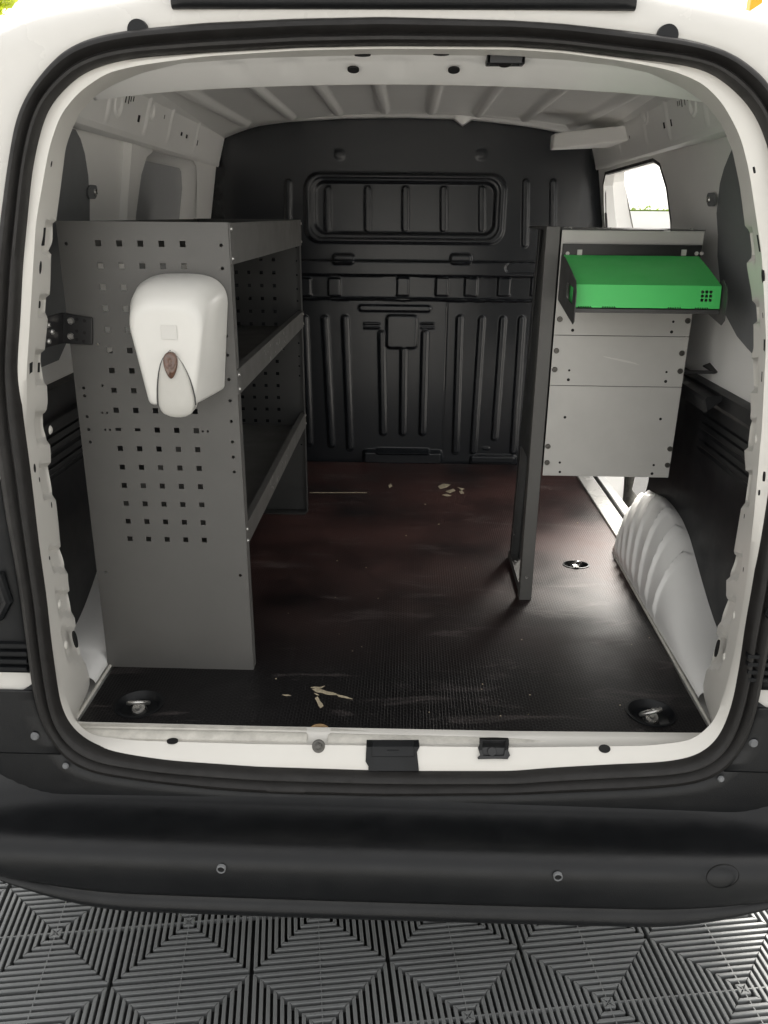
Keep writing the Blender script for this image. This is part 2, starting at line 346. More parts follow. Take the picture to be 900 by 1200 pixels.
b=MB(); patch(b,430,869,490,906,-.004,.004); patch(b,435,872,485,887,.003,.008); patch(b,452,878,467,879.5,.007,.0088,2,1); b.build('latch_cover','blackpl',van,smooth=30,bevel=.001)
b=MB(); patch(b,561,869,596,890,-.003,.002)
for q_ in ((561,869,596,872),(561,886,596,890),(561,872,566,886),(591,872,596,886)): patch(b,*q_,.001,.008,2,2)
p,nn=surf(578,880,.002); b.cyl(p,nn,.008,.006,16); b.build('striker','black',van,smooth=30,bevel=.0008)
# ---- load floor
bd=[(-.598,.002),(-.600,.25),(-.612,.86),(-.655,.95),(-.655,1.76),(.655,1.76),(.662,.97),(.619,.87),(.600,.2),(.598,.010)]
nx0,nx1=sx(361),sx(385); nc=(nx0+nx1)/2; nr=(nx1-nx0)/2
notch=[(nc+nr*math.cos(math.radians(a)), .014+.019*math.sin(math.radians(a))) for a in range(0,181,15)]
outer=[(.598,.006)]+[(nx1,.006)]+notch+[(nx0,.006)]+[(-.598,.000)]+bd[1:9]
r1=onZ(163,825,ZF); r2=onZ(763,835,ZF); r3=onZ(675,662,ZF)
hl=[circ(r1.x,r1.y,.044,32),circ(r2.x,r2.y,.044,32),rrect(r3.x-.034,r3.y-.024,r3.x+.034,r3.y+.024,.022,6)]
b=MB(); b.plate(outer,hl,lambda u,v,w:Vector((u,v,ZF-.012+w)),.012)
b.build('load_floor','plyfloor',van,smooth=0)
b=MB(); 
b.loft([[Vector((x,y,z)) for x,y in [(nx1,.004)]+notch+[(nx0,.004)]] for z in (ZF-.014,ZF-.001)],False)
b.build('notch_edge','wood',van,smooth=40,solid=.002)
# splinters and chips in the film
b=MB()
def chip(pts,z=ZF):
    P=[onZ(x,y,z) for x,y in pts]; n=len(P)
    b.loft([[p+Vector((0,0,.0002)) for p in P],[p+Vector((0,0,.0010)) for p in P]],True,True,True)
chip([(366,808),(371,807.4),(379,809),(385,811),(391,812),(397,814.5),(389,814.5),(383,814),(377,812),(371,811.5)])
chip([(393,813.4),(399,815),(406,816.5),(413.5,819.6),(404,818),(397,816.8)])
chip([(369,818.5),(372,816.6),(374,819),(375,822),(378,825),(379,828),(375.5,830),(373,827),(371.5,823)])
chip([(364,806),(368,805),(375,805.5),(381,804),(376,807),(369,807)]); chip([(331,814.5),(336,814),(341,815.2),(335,815.8)]); chip([(368,812.5),(372,813.5),(374,815),(371,814.6)])
chip([(513,570),(520,567),(528,568),(524,571),(516,573)]); chip([(522,576),(531,573),(534,575),(527,578)]); chip([(536,571),(544,573),(541,575)]); chip([(455,569),(458,567),(460,570),(456,572)])
chip([(518,580),(523,579),(529,581),(524,582)]); chip([(363,577),(430,577),(430,577.8),(363,577.8)]); chip([(538,576),(541,575),(544,578),(540,579)])
for _ in range(26):
    x=rng.uniform(320,800); y=rng.uniform(590,840); s_=rng.uniform(.35,.9); chip([(x,y),(x+s_*2,y-s_*.4),(x+s_*2.2,y+s_),(x,y+s_*.7)])
split(b.build('floor_chips','chip',van,smooth=0),'floor_chip')
# tie downs
for c,r,ang in ((r1,.044,.1),(r2,.044,.5),(r3,.030,.1)):
    b=MB(); rings=[]
    for rr,dz in ((1.10,.0),(1.10,.0022),(1.0,.0026),(.93,-.002),(.80,-.012),(.4,-.015),(.02,-.015)):
        rings.append([Vector((c.x+r*rr*math.cos(2*math.pi*k/36)*(1.12 if r<.04 else 1),c.y+r*rr*math.sin(2*math.pi*k/36)*(.8 if r<.04 else 1),ZF+dz)) for k in range(36)])
    b.loft(rings,True,False,True); cup=b.build('tie_down','blackpl',van,smooth=50)
    b=MB(); s_=r/.044; path=[]
    c2=c+Vector((.0,-.004,0)); rot=Matrix.Rotation(ang,3,'Z')
    loc=[(-.017,.014),(.015,.014),(.019,.009),(.019,0),(.013,-.012),(0,-.018),(-.013,-.012),(-.020,-.002),(-.020,.010)]
    loc=smoothc([l for l in loc for _ in (0,1)],2)
    b.tube([c2+rot@Vector((x*s_,y*s_*.9,ZF-c.z-.004+.020*(-y+.014)/.03)) for x,y in loc],.0034*s_+.0006,8,True)
    b.cyl(c2+Vector((0,.002,ZF-c.z-.013)),(0,-.5,1),.015*s_,.009,20,.0125*s_); b.cyl(c2+Vector((0,-.002,ZF-c.z-.006)),(0,-.5,1),.007*s_,.006,16,.005*s_)
    o=b.build('lashing_ring','steel',cup,smooth=60)
# ---- bulkhead relief
BY=1.76
def bx(px,py): p=onY(px,py,BY); return p.x,p.z
topc=[(-.72,1.60),(-.66,1.72),(-.60,1.762),(-.55,1.777),(-.4,1.793),(-.2,1.804),(0,1.807),(.2,1.803),(.38,1.786),(.46,1.775),(.60,1.75),(.66,1.70),(.72,1.60)]
nx,nz=420,380
gx=np.linspace(-.735,.735,nx)[None,:].repeat(nz,0)
ztop=np.interp(gx,[p[0] for p in topc],[p[1] for p in topc]); gv=np.linspace(0,1,nz)[:,None]
gz=.55+gv*(ztop-.55)
H=np.zeros_like(gx)   # positive = towards the camera
def rr_sdf(x0,z0,x1,z1,r):
    cx,cz=(x0+x1)/2,(z0+z1)/2; qx=np.abs(gx-cx)-(x1-x0)/2+r; qz=np.abs(gz-cz)-(z1-z0)/2+r
    return np.hypot(np.maximum(qx,0),np.maximum(qz,0))+np.minimum(np.maximum(qx,qz),0)-r
def raise_(x0,z0,x1,z1,r,h,soft=.006): 
    global H; H=H+h*(1-sstep(-soft/2,soft/2,rr_sdf(x0,z0,x1,z1,r)))
def pxr(xa,ya,xb,yb):
    a=bx(xa,ya); c=bx(xb,yb); return min(a[0],c[0]),min(a[1],c[1]),max(a[0],c[0]),max(a[1],c[1])
def cap(pa,pb,w,h,soft=.007):
    global H; (xa,za),(xb,zb)=bx(*pa),bx(*pb); dx,dz=xb-xa,zb-za; L2=dx*dx+dz*dz
    t=np.clip(((gx-xa)*dx+(gz-za)*dz)/L2,0,1); d=np.hypot(gx-xa-t*dx,gz-za-t*dz)-w; H=H+h*(1-sstep(-soft/2,soft/2,d))
raise_(*pxr(357,203,589,286),.05,.012,.012); raise_(*pxr(363,208,583,281),.045,-.006,.008)
raise_(*pxr(369,213,578,275),.035,-.016,.012)
for x in (384,431,475,520,565): cap((x-(x-475)*.0,222),(x,268),.011,.006,.007)
for x,ya,yb in ((616,214,286),(648,214,288),(338,214,286)): cap((x,ya),(x-1,yb),.010,.008)

for x in (398,564): raise_(*pxr(x-5,176,x+5,186),.01,.003,.016)
# belt
z305=bx(480,306)[1]; z322=bx(480,323)[1]; z350=bx(480,351)[1]
raise_(-.8,z322,.8,z305,.008,.016,.008); raise_(*pxr(390,298,415,309),.012,.014,.01); raise_(*pxr(528,298,552,309),.012,.014,.01)
H=H-.010*(1-sstep(z322-.006,z322,gz)) 
for x in (326,358,392,472,518,552,591,630,665): raise_(*pxr(x-7,326,x+7,347),.004,.011,.005)
raise_(*pxr(592,308,632,320),.018,-.006,.006)
raise_(-.8,z350-.006,.8,z350+.004,.003,.010,.006)
H=H-.016*(1-sstep(z350-.008,z350,gz))
raise_(*pxr(420,358,505,366),.012,.010); raise_(*pxr(453,370,488,409),.014,.012,.008)
for xa,xb,y in ((427,444,380),(427,444,385),(494,508,380),(494,508,385)): cap((xa,y),(xb,y),.003,.005,.005)
for xa,ya,xb,yb in ((380,374,388,522),(404,374,410,526),(447,392,449,508),(473,412,472,508),(498,392,495,508),(539,374,534,530),(565,375,555,530),(590,375,580,514),(612,375,602,530),(356,374,362,520),(330,374,338,520),(640,375,628,525),(668,375,655,525)):
    cap((xa,ya),(xb,yb),.011,.010,.010)
cap((525,352),(518,536),.0012,-.003,.003)
raise_(*pxr(426,529,517,545),.01,.030,.012); raise_(*pxr(441,527,503,532),.004,.012,.008)
raise_(*pxr(552,535,604,545),.01,.014,.01); cap((568,527),(573,527),.004,.006)
# large soft wave and curved shoulders
H=H+.012*np.sin((gz-.6)*5)*0+.03*sstep(.60,.72,np.abs(gx))*-1
H=H*.8
vs=[(float(gx[i,j]),float(BY-H[i,j]),float(gz[i,j])) for i in range(nz) for j in range(nx)]
fs=[(i*nx+j,i*nx+j+1,(i+1)*nx+j+1,(i+1)*nx+j) for i in range(nz-1) for j in range(nx-1)]
b=MB(); b.add(vs,fs); o=b.build('bulkhead','bulk',van,smooth=60,recalc=False)
# ---- roof skin with pressed ribs, headers
def rz(x): return 1.808-.14*x*x - (0.35*max(0,abs(x)-.5)**1.4)
xs=np.linspace(-.64,.64,260)
ribx=[-.53+.151*k for k in range(8)]
def ribh(x): return sum(.012*float(1-sstep(.006,.018,abs(x-c-.004))) for c in ribx)
R=[]
for y in (.10,.45,.8,1.15,1.62,1.66,1.78):
    k=1 if y<1.64 else 0
    R.append([Vector((x,y,rz(x)-ribh(x)*k)) for x in xs])
b=MB(); b.loft(R,False); b.build('roof_panel','inwhite',van,smooth=60,solid=.002)
# front roof header following the bulkhead top, with a small tooth
b=MB(); xs2=np.linspace(-.605,.605,160); R=[]
def zt(x): return interp(x,topc)
def tooth(x): 
    c=bx(541,147)[0]; return .022*max(0,1-abs(x-c)/.03)
for y,dz in ((1.640,.020),(1.645,.004),(1.655,.000),(1.70,.003),(1.715,-.006),(1.735,-.010)):
    R.append([Vector((x,y,zt(x)+dz-tooth(x)*(1 if y>1.71 else 0))) for x in xs2])
b.loft(R,False); b.build('front_header','inwhite',van,smooth=40,solid=.002)
b=MB()
for px in (477,): 
    p=onY(px,129,1.648); b.box(p-Vector((.022,.001,.004)),p+Vector((.022,.002,.003)))
b.build('header_clip','black',van,smooth=0)
# rear roof header
xh=np.linspace(-.50,.50,140); R=[]
hp=[(y,onY(450,py,y).z) for y,py in ((.080,61),(.088,63.5),(.096,68),(.103,70),(.110,73.5),(.119,77),(.15,90),(.178,99))]
hp+=[(.187,hp[-1][1]+.006),(.190,hp[-1][1]+.02),(.192,1.80)]
def hcur(x): return -.085*x*x-.10*max(0,abs(x)-.36)**1.6
nts=[onY(x,68,.09).x for x in (268,337,402,466,543,612)]
for k,(y,z) in enumerate(hp):
    row=[]
    for x in xh:
        d=0
        if k in (3,4,5): d=-.0045*sum(float(1-sstep(.013,.018,abs(x-c))) for c in nts)
        row.append(Vector((x,y-d,z+hcur(x)-d*.4)))
    R.append(row)
b=MB(); b.loft(R,False); rear_header=b.build('rear_header','inwhite',van,smooth=40,solid=.0015)
b=MB()
for px,py in ((414,80),(532,80)):
    p=onY(px,py,.1265); p.z=interp(p.y,hp)+hcur(p.x)-.0012; oval(b,p,Vector((0,-.25,-1)).normalized(),.009,.011)
for px,py,w in ((425,63,.012),(517,62,.012),(277,61,.012),(678,63,.012)):
    p=onY(px,py,.083); oval(b,p+Vector((0,-.003,-.002)),Vector((0,-.6,-.8)).normalized(),w,.0025)
split(b.build('header_holes','hole',van,smooth=0),'header_hole')
b=MB(); p=onY(593,66,.083); 
for a,c in (((-.028,-.004),(.028,-.001)),((-.028,.018),(.028,.024)),((-.028,-.004),(-.022,.024)),((.022,-.004),(.028,.024))):
    b.box(p+Vector((a[0],a[1],-.010)),p+Vector((c[0],c[1],.004)))
b.cyl(p+Vector((0,.008,-.004)),(0,-.3,-1),.011,.006,20); b.box(p+Vector((-.024,-.002,-.003)),p+Vector((.024,.02,.002)))
b.build('door_catch','black',van,smooth=30,bevel=.0015)
# ---- side structure
wx=[(.4,.73),(1.12,.725),(1.30,.712),(1.45,.700),(1.65,.665),(1.80,.62)]
def WX(z): return interp(z,wx)
def onW(px,py,s):
    X=.69
    for _ in range(6): p=onX(px,py,s*X); X=WX(p.z)
    return p
def wf(s,off=0): return lambda u,v,w: Vector((s*(WX(v)-off-w),u,v))
ZR=1.655
def RX(y,z): return .585+.036*y-.30*(z-ZR)
def dens(poly,step=.03):
    out=[]
    for i,p in enumerate(poly):
        q=poly[(i+1)%len(poly)]; n=max(1,int(math.hypot(q[0]-p[0],q[1]-p[1])/step))
        for k in range(n): out.append((p[0]+(q[0]-p[0])*k/n,p[1]+(q[1]-p[1])*k/n))
    return out
def addh(hl,y,z,w,h):
    z=min(max(z,ZR+.006+h),1.77-h)
    for _ in range(40):
        if any(abs(y-sum(q[0] for q in H_)/4)<w+(H_[1][0]-H_[0][0])/2+.004 and abs(z-(H_[0][1]+H_[2][1])/2)<h+(H_[2][1]-H_[0][1])/2+.003 for H_ in hl): y+=.004
        else: break
    hl.append([(y-w,z-h),(y+w,z-h),(y+w,z+h),(y-w,z+h)])
for s in (-1,1):
    # cant rail with punched holes
    def rf(u,v,w,s=s): return Vector((s*(RX(u,v)+w),u,v))
    hl=[]
    pts=((163,139,.007,.012),(171,141,.006,.012),(193,137,.003,.008),(213,157,.008,.008),(219,160,.008,.008),(228,167,.005,.012),(231.5,167.5,.005,.012)) if s<0 else ((778,147,.006,.011),(786,144,.006,.012),(757,142,.003,.008),(731,163,.007,.007),(737,161,.007,.007),(718,167,.005,.010))
    for px,py,w,h in pts:
        X=.6
        for _ in range(5): p=onX(px,py,s*X); X=RX(p.y,p.z)
        addh(hl,p.y,p.z,w*1.5,h/2*1.2)
    slots=((145,107),(149,110),(152,114),(143,111),(157,116),) if s<0 else ((798,118),(801,113),(804,110),(806,116),(795,121))
    for k,(px,py) in enumerate(slots):
        X=.58
        for _ in range(5): p=onX(px,py,s*X); X=RX(p.y,p.z)
        L_=(.024,.034,.026,.010,.010)[k]; addh(hl,p.y,p.z,.005,L_/2)
    b=MB(); b.plate(dens([(.11,ZR),(1.76,ZR),(1.76,1.80),(.11,1.80)],.06),hl,rf,.001)
    # stepped lower lip
    b.loft([[Vector((s*(RX(y,ZR)*(1-k)+.665*k),y,z)) for y in np.linspace(.11,1.76,12)] for k,z in ((0,ZR),(.10,ZR-.010),(.3,ZR-.015),(.8,ZR-.010),(1,ZR-.002))],False)
    b.build('roof_rail','inwhite',van,smooth=35)
    b=MB(); b.loft([[Vector((s*(RX(y,z)+.0045),y,z)) for y in np.linspace(.13,1.72,12)] for z in (ZR+.004,1.70,1.745)],False); b.build('rail_hole_shade','hole',van,smooth=0)  # black strip painted as the shade inside the punched holes
    # vertical stiffening beads and the roof bow feet
    for yy in (.52,.80,1.02,1.34):
        b=MB(); b.loft([[Vector((s*(RX(yy+dy,z)-h*float(sstep(ZR+.004,ZR+.02,z)*sstep(1.775,1.75,z))),yy+dy,z)) for z in np.linspace(ZR+.004,1.775,14)] for dy,h in ((-.020,-.001),(-.010,.002),(-.004,.0032),(.004,.0032),(.010,.002),(.020,-.001))],False); b.build('rail_bead','inwhite',van,smooth=60)
    b=MB(); b.loft([[Vector((s*(RX(y,1.735)-o),y,1.735+o*.9)) for y in np.linspace(.2,1.66,30)] for o in (0,.006,.024,.030)],False); b.build('corner_flange','inwhite',van,smooth=30)
    # embossed rings on the rail
    b=MB()
    for px,py,r in (((139,122),0,.022),((178,131),0,.016)) if s<0 else (((757,135),0,.018),((812,122),0,.020)):
        X=.6
        for _ in range(5): p=onX(*px,s*X); X=RX(p.y,p.z)
        n=Vector((-s,0,-.2)).normalized(); t=Vector((0,1,0)); u=n.cross(t)
        R=[[p+(t*math.cos(a)+u*math.sin(a))*rr+n*(h+.0004) for a in [2*math.pi*k/24 for k in range(24)]] for rr,h in ((r*1.3,-.001),(r*1.1,.0022),(r*.95,.0024),(r*.7,-.0002),(r*.5,-.0012),(.0005,-.0012))]
        b.loft(R)
    split(b.build('pressed_dimple','inwhite',van,smooth=60),'pressed_dimple')
    if s<0:
        wo=[(.135,.56),(1.775,.56),(1.775,ZR+.03),(.135,ZR+.03)]
        hole=[(.915,1.0),(1.50,1.0),(1.535,1.08),(1.53,1.58),(1.50,1.628),(1.46,1.642),(1.04,1.642),(.985,1.625),(.95,1.58),(.93,1.48),(.915,1.3)]
        b=MB(); b.plate(dens(wo),[dens(hole,.05)],wf(s),.003)
        rim=[Vector((s*(WX(z)-.0),y,z)) for y,z in hole]
        b.loft([[Vector((s*(WX(z)-.003),y,z)) for y,z in hole],[Vector((s*(WX(z)+.004),y,z)) for y,z in hole],[Vector((s*(WX(z)+.035),y+(.012 if y<1.2 else -.012),z-(.012 if z>1.5 else 0))) for y,z in hole],[Vector((s*(WX(z)+.06),y+(.03 if y<1.2 else -.022),z-(.022 if z>1.5 else 0))) for y,z in hole]])
        b.build('side_wall','inwhite',van,smooth=35)
        b=MB(); b.plate(dens([(.90,.98),(1.54,.98),(1.54,1.622),(.90,1.622)],.08),[],lambda u,v,w:Vector((-(WX(v)+.040+w),u,v)),.004); b.build('window_blank','blank2',van,smooth=0)
        # vertical pillar rib between the two side bays
        b=MB(); b.loft([[Vector((s*(WX(z)-h),y,z)) for z in np.linspace(1.1,ZR,8)] for y,h in ((.80,0),(.815,.018),(.87,.020),(.885,0))],False); b.build('pillar_rib','inwhite',van,smooth=40)
    else:
        wo=[(.135,.56),(1.775,.56),(1.775,ZR+.03),(.135,ZR+.03)]
        hole=[(1.14,.572),(1.70,.572),(1.735,.60),(1.745,.70),(1.735,1.50),(1.715,1.59),(1.67,1.622),(1.12,1.630),(1.06,1.615),(1.01,1.56),(.985,1.48),(.97,1.30),(.965,1.0),(.98,.80),(1.02,.68),(1.08,.60)]
        b=MB(); b.plate(dens(wo),[dens(hole,.05)],wf(s),.003)
        oX=lambda z: interp(z,[(.4,.86),(1.1,.89),(1.35,.83),(1.6,.745),(1.66,.72)])
        hd=dens(hole,.04)
        b.loft([[Vector((s*WX(z),y,z)) for y,z in hd],[Vector((s*(WX(z)*.6+oX(z)*.4),y,z-(.02 if z<.6 else 0))) for y,z in hd],[Vector((s*(WX(z)*.55+oX(z)*.45),y+(-.02 if y<1.3 else .02),z-(.10 if z<.6 else -.01))) for y,z in hd],[Vector((s*oX(z),y+(-.03 if y<1.3 else .03),z-(.13 if z<.6 else -.015))) for y,z in hd]])
        b.build('side_wall','inwhite',van,smooth=35)
        b=MB(); b.tube([Vector((s*(WX(z)+.002),y+(-.006 if y<1.3 else .006),z+(.006 if z>1.4 else 0))) for y,z in dens(hole,.03)],.0078,8,True); b.build('sliding_door_seal','rubber',van,smooth=60)
        b=MB(); b.box((.655,.93,.572),(.712,1.755,.588)); b.build('sill_strip','white',van,smooth=0,bevel=.003)
    # dark blanking panel in the rear quarter
    px=((101,258),(101,235),(99,205),(95,180),(90,163),(84,152)) if s<0 else ((880,408),(868,394),(855,370),(849,340),(845,300),(844,250),(848,215),(853,197),(860,180),(867,165),(874,156))
    E=[onW(x,y,s) for x,y in px]; E=[(p.y,min(p.z,ZR-.002)) for p in E]
    ol=([(.14,1.20)]+[(.40,1.20),(E[0][0],1.33)] if s<0 else [(.14,1.20),(.25,1.20)])+E+[(.14,ZR-.002)]
    b=MB(); b.plate(dens(ol,.04),[],wf(s,.004),.004); b.build('quarter_blank','greypanel',van,smooth=0)
    c=onW(104,225,s) if s<0 else onW(838,234,s)
    b=MB(); b.plate(rrect(c.y-.035,c.z-.014,c.y+.016,c.z+.014,.013,5),[],wf(s,.010),.003)
    tb=b.build('blank_tab','greypanel',van,smooth=0)
    b=MB(); b.cyl(Vector((s*(WX(c.z)-.0135),c.y+.002,c.z)),(-s,0,0),.0075,.003,16,.006); b.build('tab_screw','steel',tb,smooth=40)
    # lower lining board with grooves and a ledge
    lz=1.125 if s>0 else 1.150
    ys=np.concatenate([np.linspace(.135,.95,40),np.linspace(.955,1.0,6)]) if s>0 else np.linspace(.135,1.76,70)
    zs=list(np.linspace(.56,.90,6))+list(np.arange(.91,1.09,.0028))+list(np.linspace(1.092,lz,5))
    grid=[]
    for z in zs:
        row=[]
        for y in ys:
            x=.712; 
            g=0
            for gzv in (1.060,1.040,1.019,.998,.977):
                if .17<y<.60: g=max(g,float(1-sstep(.0015,.0045,abs(z-gzv))))
            x+= .005*g
            if z>1.085: x-= .012*float(sstep(1.085,1.10,z))
            if s>0 and y>.955: x+=.03*(y-.955)/.045
            row.append(Vector((s*x,y,z)))
        grid.append(row)
    grid.append([Vector((s*(.700),y,lz+.004)) for y in ys]); grid.append([Vector((s*.735,y,lz+.012)) for y in ys])
    b=MB(); b.loft(grid,False)
    b.build('side_lining','lining',van,smooth=35)
    if s>0:
        b=MB(); q=[(.60,1.118),(.60,1.085),(.62,1.07),(.98,1.075),(.98,1.122)]
        b.loft([[Vector((x,y,z+(0 if x>.69 else dz))) for x,dz in ((.715,0),(.668,-.002),(.664,-.008),(.672,-.035),(.715,-.045))] for y,z in ((.485,1.128),(.50,1.122),(.98,1.126))],False,True,True)
        b.build('lining_ledge','lining',van,smooth=35,bevel=.002)
    # wheel arch
    T=[(.955,.60),(.955,.66),(.94,.715),(.905,.756),(.85,.782),(.79,.793),(.72,.794),(.65,.786),(.585,.765),(.53,.734),(.475,.702),(.42,.672),(.37,.648),(.325,.632),(.28,.622),(.14,.612)]
    NT=300; R=[[] for _ in range(20)]
    tt=np.linspace(0,1,NT); tp=np.linspace(0,1,len(T)); TY=np.interp(tt,tp,[q[0] for q in T]); TZ=np.interp(tt,tp,[q[1] for q in T])
    for _ in range(30): TZ[1:-1]=(TZ[:-2]+2*TZ[1:-1]+TZ[2:])/4; TY[1:-1]=(TY[:-2]+2*TY[1:-1]+TY[2:])/4
    for i in range(NT):
        t=tt[i]; tb=t**1.12; B=Vector((.612+.006*(1-t),.900-.755*tb,ZF+.004)); Tp=Vector((.690,TY[i],TZ[i]))
        hgt=(TZ[i]-.58)/.2
        for k in range(17):
            v=k/16; xx=v**2.2; p=Vector((B.x+(Tp.x-B.x)*xx,B.y+(Tp.y-B.y)*v,B.z+(Tp.z-B.z)*(1-(1-v)**1.55)))
            te=t-.035*v*(1-v)*2; rb=0
            for c in (.075,.135,.20,.27,.345,.425,.51,.60): rb=max(rb,math.exp(-((te-c)/.0060)**2))
            lo=float(sstep(.02,.14,v)); rr=rb*.0085*lo*min(1,hgt*1.3)
            p=p+Vector((-rr,0,rr*v)); R[k].append(Vector((s*p.x,p.y,p.z)))
        for k,(dx,dz) in enumerate(((.012,-.002),(.022,-.006),(.04,-.012))):
            R[17+k].append(Vector((s*(Tp.x+dx),Tp.y,Tp.z+dz*hgt)))
    b=MB(); b.loft(R,False); b.build('wheel_arch','inwhite',van,smooth=60)
    b=MB(); b.tube([Vector((s*.605,.012,ZF+.002)),Vector((s*.607,.2,ZF+.002)),Vector((s*.6165,.86,ZF+.002)),Vector((s*.622,.90,ZF+.006))],.0035,8); b.build('floor_edge_bead','dirtwhite',van,smooth=60)
# sliding door upper track end
b=MB(); A=[onY(648,157,1.42),onY(648,175,1.42)]
zb=A[1].z
b.hexa([Vector((A[0].x,1.40,zb)),Vector((.655,1.18,zb+.012)),Vector((.655,1.50,zb+.012)),Vector((A[0].x,1.46,zb))],[Vector((A[0].x,1.40,A[0].z)),Vector((.655,1.18,zb+.052)),Vector((.655,1.50,zb+.052)),Vector((A[0].x,1.46,A[0].z))])
b.build('door_track','inwhite',van,smooth=0,bevel=.005,bseg=3)
# floor pan below the board
b=MB(); b.box((-.70,.012,.50),(.70,1.80,.560)); b.build('floor_pan','inwhite',van,smooth=0)
# ---- outer body shell
outl=[(0,1.835),(.2,1.825),(.33,1.803),(.43,1.784),(.52,1.770),(.60,1.752),(.66,1.715),(.71,1.65),(.75,1.57),(.82,1.38),(.88,1.15),(.91,.9),(.91,.6),(.88,.33),(.74,.27),(0,.26)]
OL=outl+[(-x,z) for x,z in outl[-2:0:-1]]
def opt(dx,dz):
    best=0;n=len(OL)
    for i in range(n):
        p=OL[i]; q=OL[(i+1)%n]; ex,ez=q[0]-p[0],q[1]-p[1]; wx_,wz_=p[0],p[1]-1.1
        den=dx*ez-dz*ex
        if abs(den)<1e-9: continue
        t=(wx_*ez-wz_*ex)/den; u=(wx_*dz-wz_*dx)/den
        if t>0 and -1e-9<=u<=1+1e-9: best=max(best,t)
    return best
idx=list(range(0,NA,4)); SM=[O3[i]+(I3[i]-O3[i])*.2+Vector((0,.002,0)) for i in idx]
OUT=[]
for p in SM:
    d=Vector((p.x,p.z-1.1)); d.normalize(); t=opt(d.x,d.y); OUT.append(Vector((d.x*t,0,1.1+d.y*t)))
for _ in range(3): OUT=[(OUT[i-1]+OUT[i]*2+OUT[(i+1)%len(OUT)])/4 for i in range(len(OUT))]
def up(z,k): return z+k*.045*min(1,max(0,(z-1.45)/.25))
def pl(z): return .1*z-.122
def rowb(f,dy,sc_=1): 
    r=[]
    for a,c in zip(SM,OUT):
        x=a.x+(c.x-a.x)*f; z=a.z+(c.z-a.z)*f; r.append(Vector((x*sc_,pl(z)+dy,1.1+(z-1.1)*sc_)))
    return r
b=MB()
b.loft([SM,rowb(.12,-.004),rowb(.5,.0),rowb(.8,.012),rowb(.93,.028),rowb(1,.055),rowb(1,.09,1.006),[Vector((p.x*1.01,.30,up(p.z,.2))) for p in OUT]])
ys=[.30,.95,1.76,3.2]
rings=[[Vector((p.x*1.01,y,up(p.z,.2 if y<.5 else 1))) for p in OUT] for y in ys]; n=len(OUT)
b.loft([rings[0],rings[1]]); b.loft([rings[2],rings[3]],True,False,True)
o=len(b.v); b.v+=[tuple(p) for r in (rings[1],rings[2]) for p in r]
for j in range(n):
    k=(j+1)%n; p=OUT[j]; q=OUT[k]
    if p.x>.5 and min(p.z,q.z)>.44 and max(p.z,q.z)<1.665: continue
    b.f.append((o+j,o+k,o+n+k,o+n+j)); b.m.append(0)
b.build('body_shell','white',van,smooth=50)
# black plastic corner trims either side of the door opening, with a white strip between
za=onT(10,787).z; zb_=onT(10,804).z
def corner(s,z0,z1,off,name,m):
    sel=[i for i,p in enumerate(SM) if p.x*s>0 and z0<=p.z<=z1 and abs(p.x)>.3]
    sel.sort(key=lambda i:SM[i].z)
    R=[]
    zs=np.linspace(z0,z1,40)
    def at(z,f):
        A=[SM[i] for i in sel]; 
        xa=float(np.interp(z,[p.z for p in A],[p.x for p in A])); xb=s*.90
        x=xa+(xb-xa)*f; return Vector((x,pl(z)+off+.004*0+(.05*max(0,(f-.8)/.2)**2),z))
    for f in (0,.15,.4,.8,1): R.append([at(z,f) for z in zs])
    b=MB(); b.loft(R,False); return b.build(name,m,van,smooth=50,solid=.004)
R=[]
ks=[i for i,p in enumerate(SM) if p.z<.735]; ks.sort(key=lambda i:(i*4-NA/2))
for f,dy in ((0,-.003),(.1,-.008),(.35,-.008),(.7,-.004)): row=rowb(f,dy); R.append([row[i] for i in ks])
b=MB(); b.loft(R,False); b.build('rear_apron','bumper',van,smooth=50,solid=.003)
for s in (-1,1):
    corner(s,za+.002,1.075,-.006,'corner_trim','blackpl')
    corner(s,.575,zb_-.002,-.010,'corner_trim','bumper')
b=MB()
for s in (-1,1):
    for k in range(4):
        p=onT(20,752+k*9) if s<0 else onT(893,765+k*9); b.box(p+Vector((-.03,-.016,-.003)),p+Vector((.024,-.004,.004)))
    p=onT(14,700) if s<0 else onT(898,715)
    b.tube([p+Vector((s*.01,-.012,.05)),p+Vector((0,-.014,0)),p+Vector((s*.02,-.012,-.03)),p+Vector((s*.06,-.01,-.04))],.009,8)
split(b.build('lamp_mount','blackpl',van,smooth=50,bevel=.001),'lamp_mount')
b=MB()
for px,py in ((45,857),(879,865)):
    p=onT(px,py); b.cyl(p+Vector((0,-.014,0)),(0,-1,0),.008,.004,16,.006)
for px,py in ((81,891),(841,906)):
    p=onT(px,py); b.cyl(p+Vector((0,-.016,0)),(0,-1,.3),.006,.003,16,.004)
split(b.build('trim_screw','greypanel',van,smooth=40),'trim_screw')
b=MB()
for px,py in ((163,34),(781,40)):
    p=onT(px,py); 
    b.cyl(p+Vector((0,.0,-.004)),(0,-1,.1),.0165,.010,24,.0145)
split(b.build('door_buffer','blackpl',van,smooth=40,bevel=.002),'door_buffer')
b=MB(); A=onY(201,11,.05); B=onY(745,12,.05)
R=[]
for x in np.linspace(A.x,B.x,40):
    e=min(1,min(x-A.x,B.x-x)/.008+.4); cz=A.z+.010*(1-(x/.34)**2)*0
    R.append([Vector((x,.05+y*e,cz+z)) for y,z in ((.012,0),(-.004,.001),(-.010,.006),(-.012,.03),(-.006,.06),(.05,.075),(.05,.01))])
b.loft(R,True,True,True); b.build('roof_edge_bar','blackpl',van,smooth=40,bevel=.002)
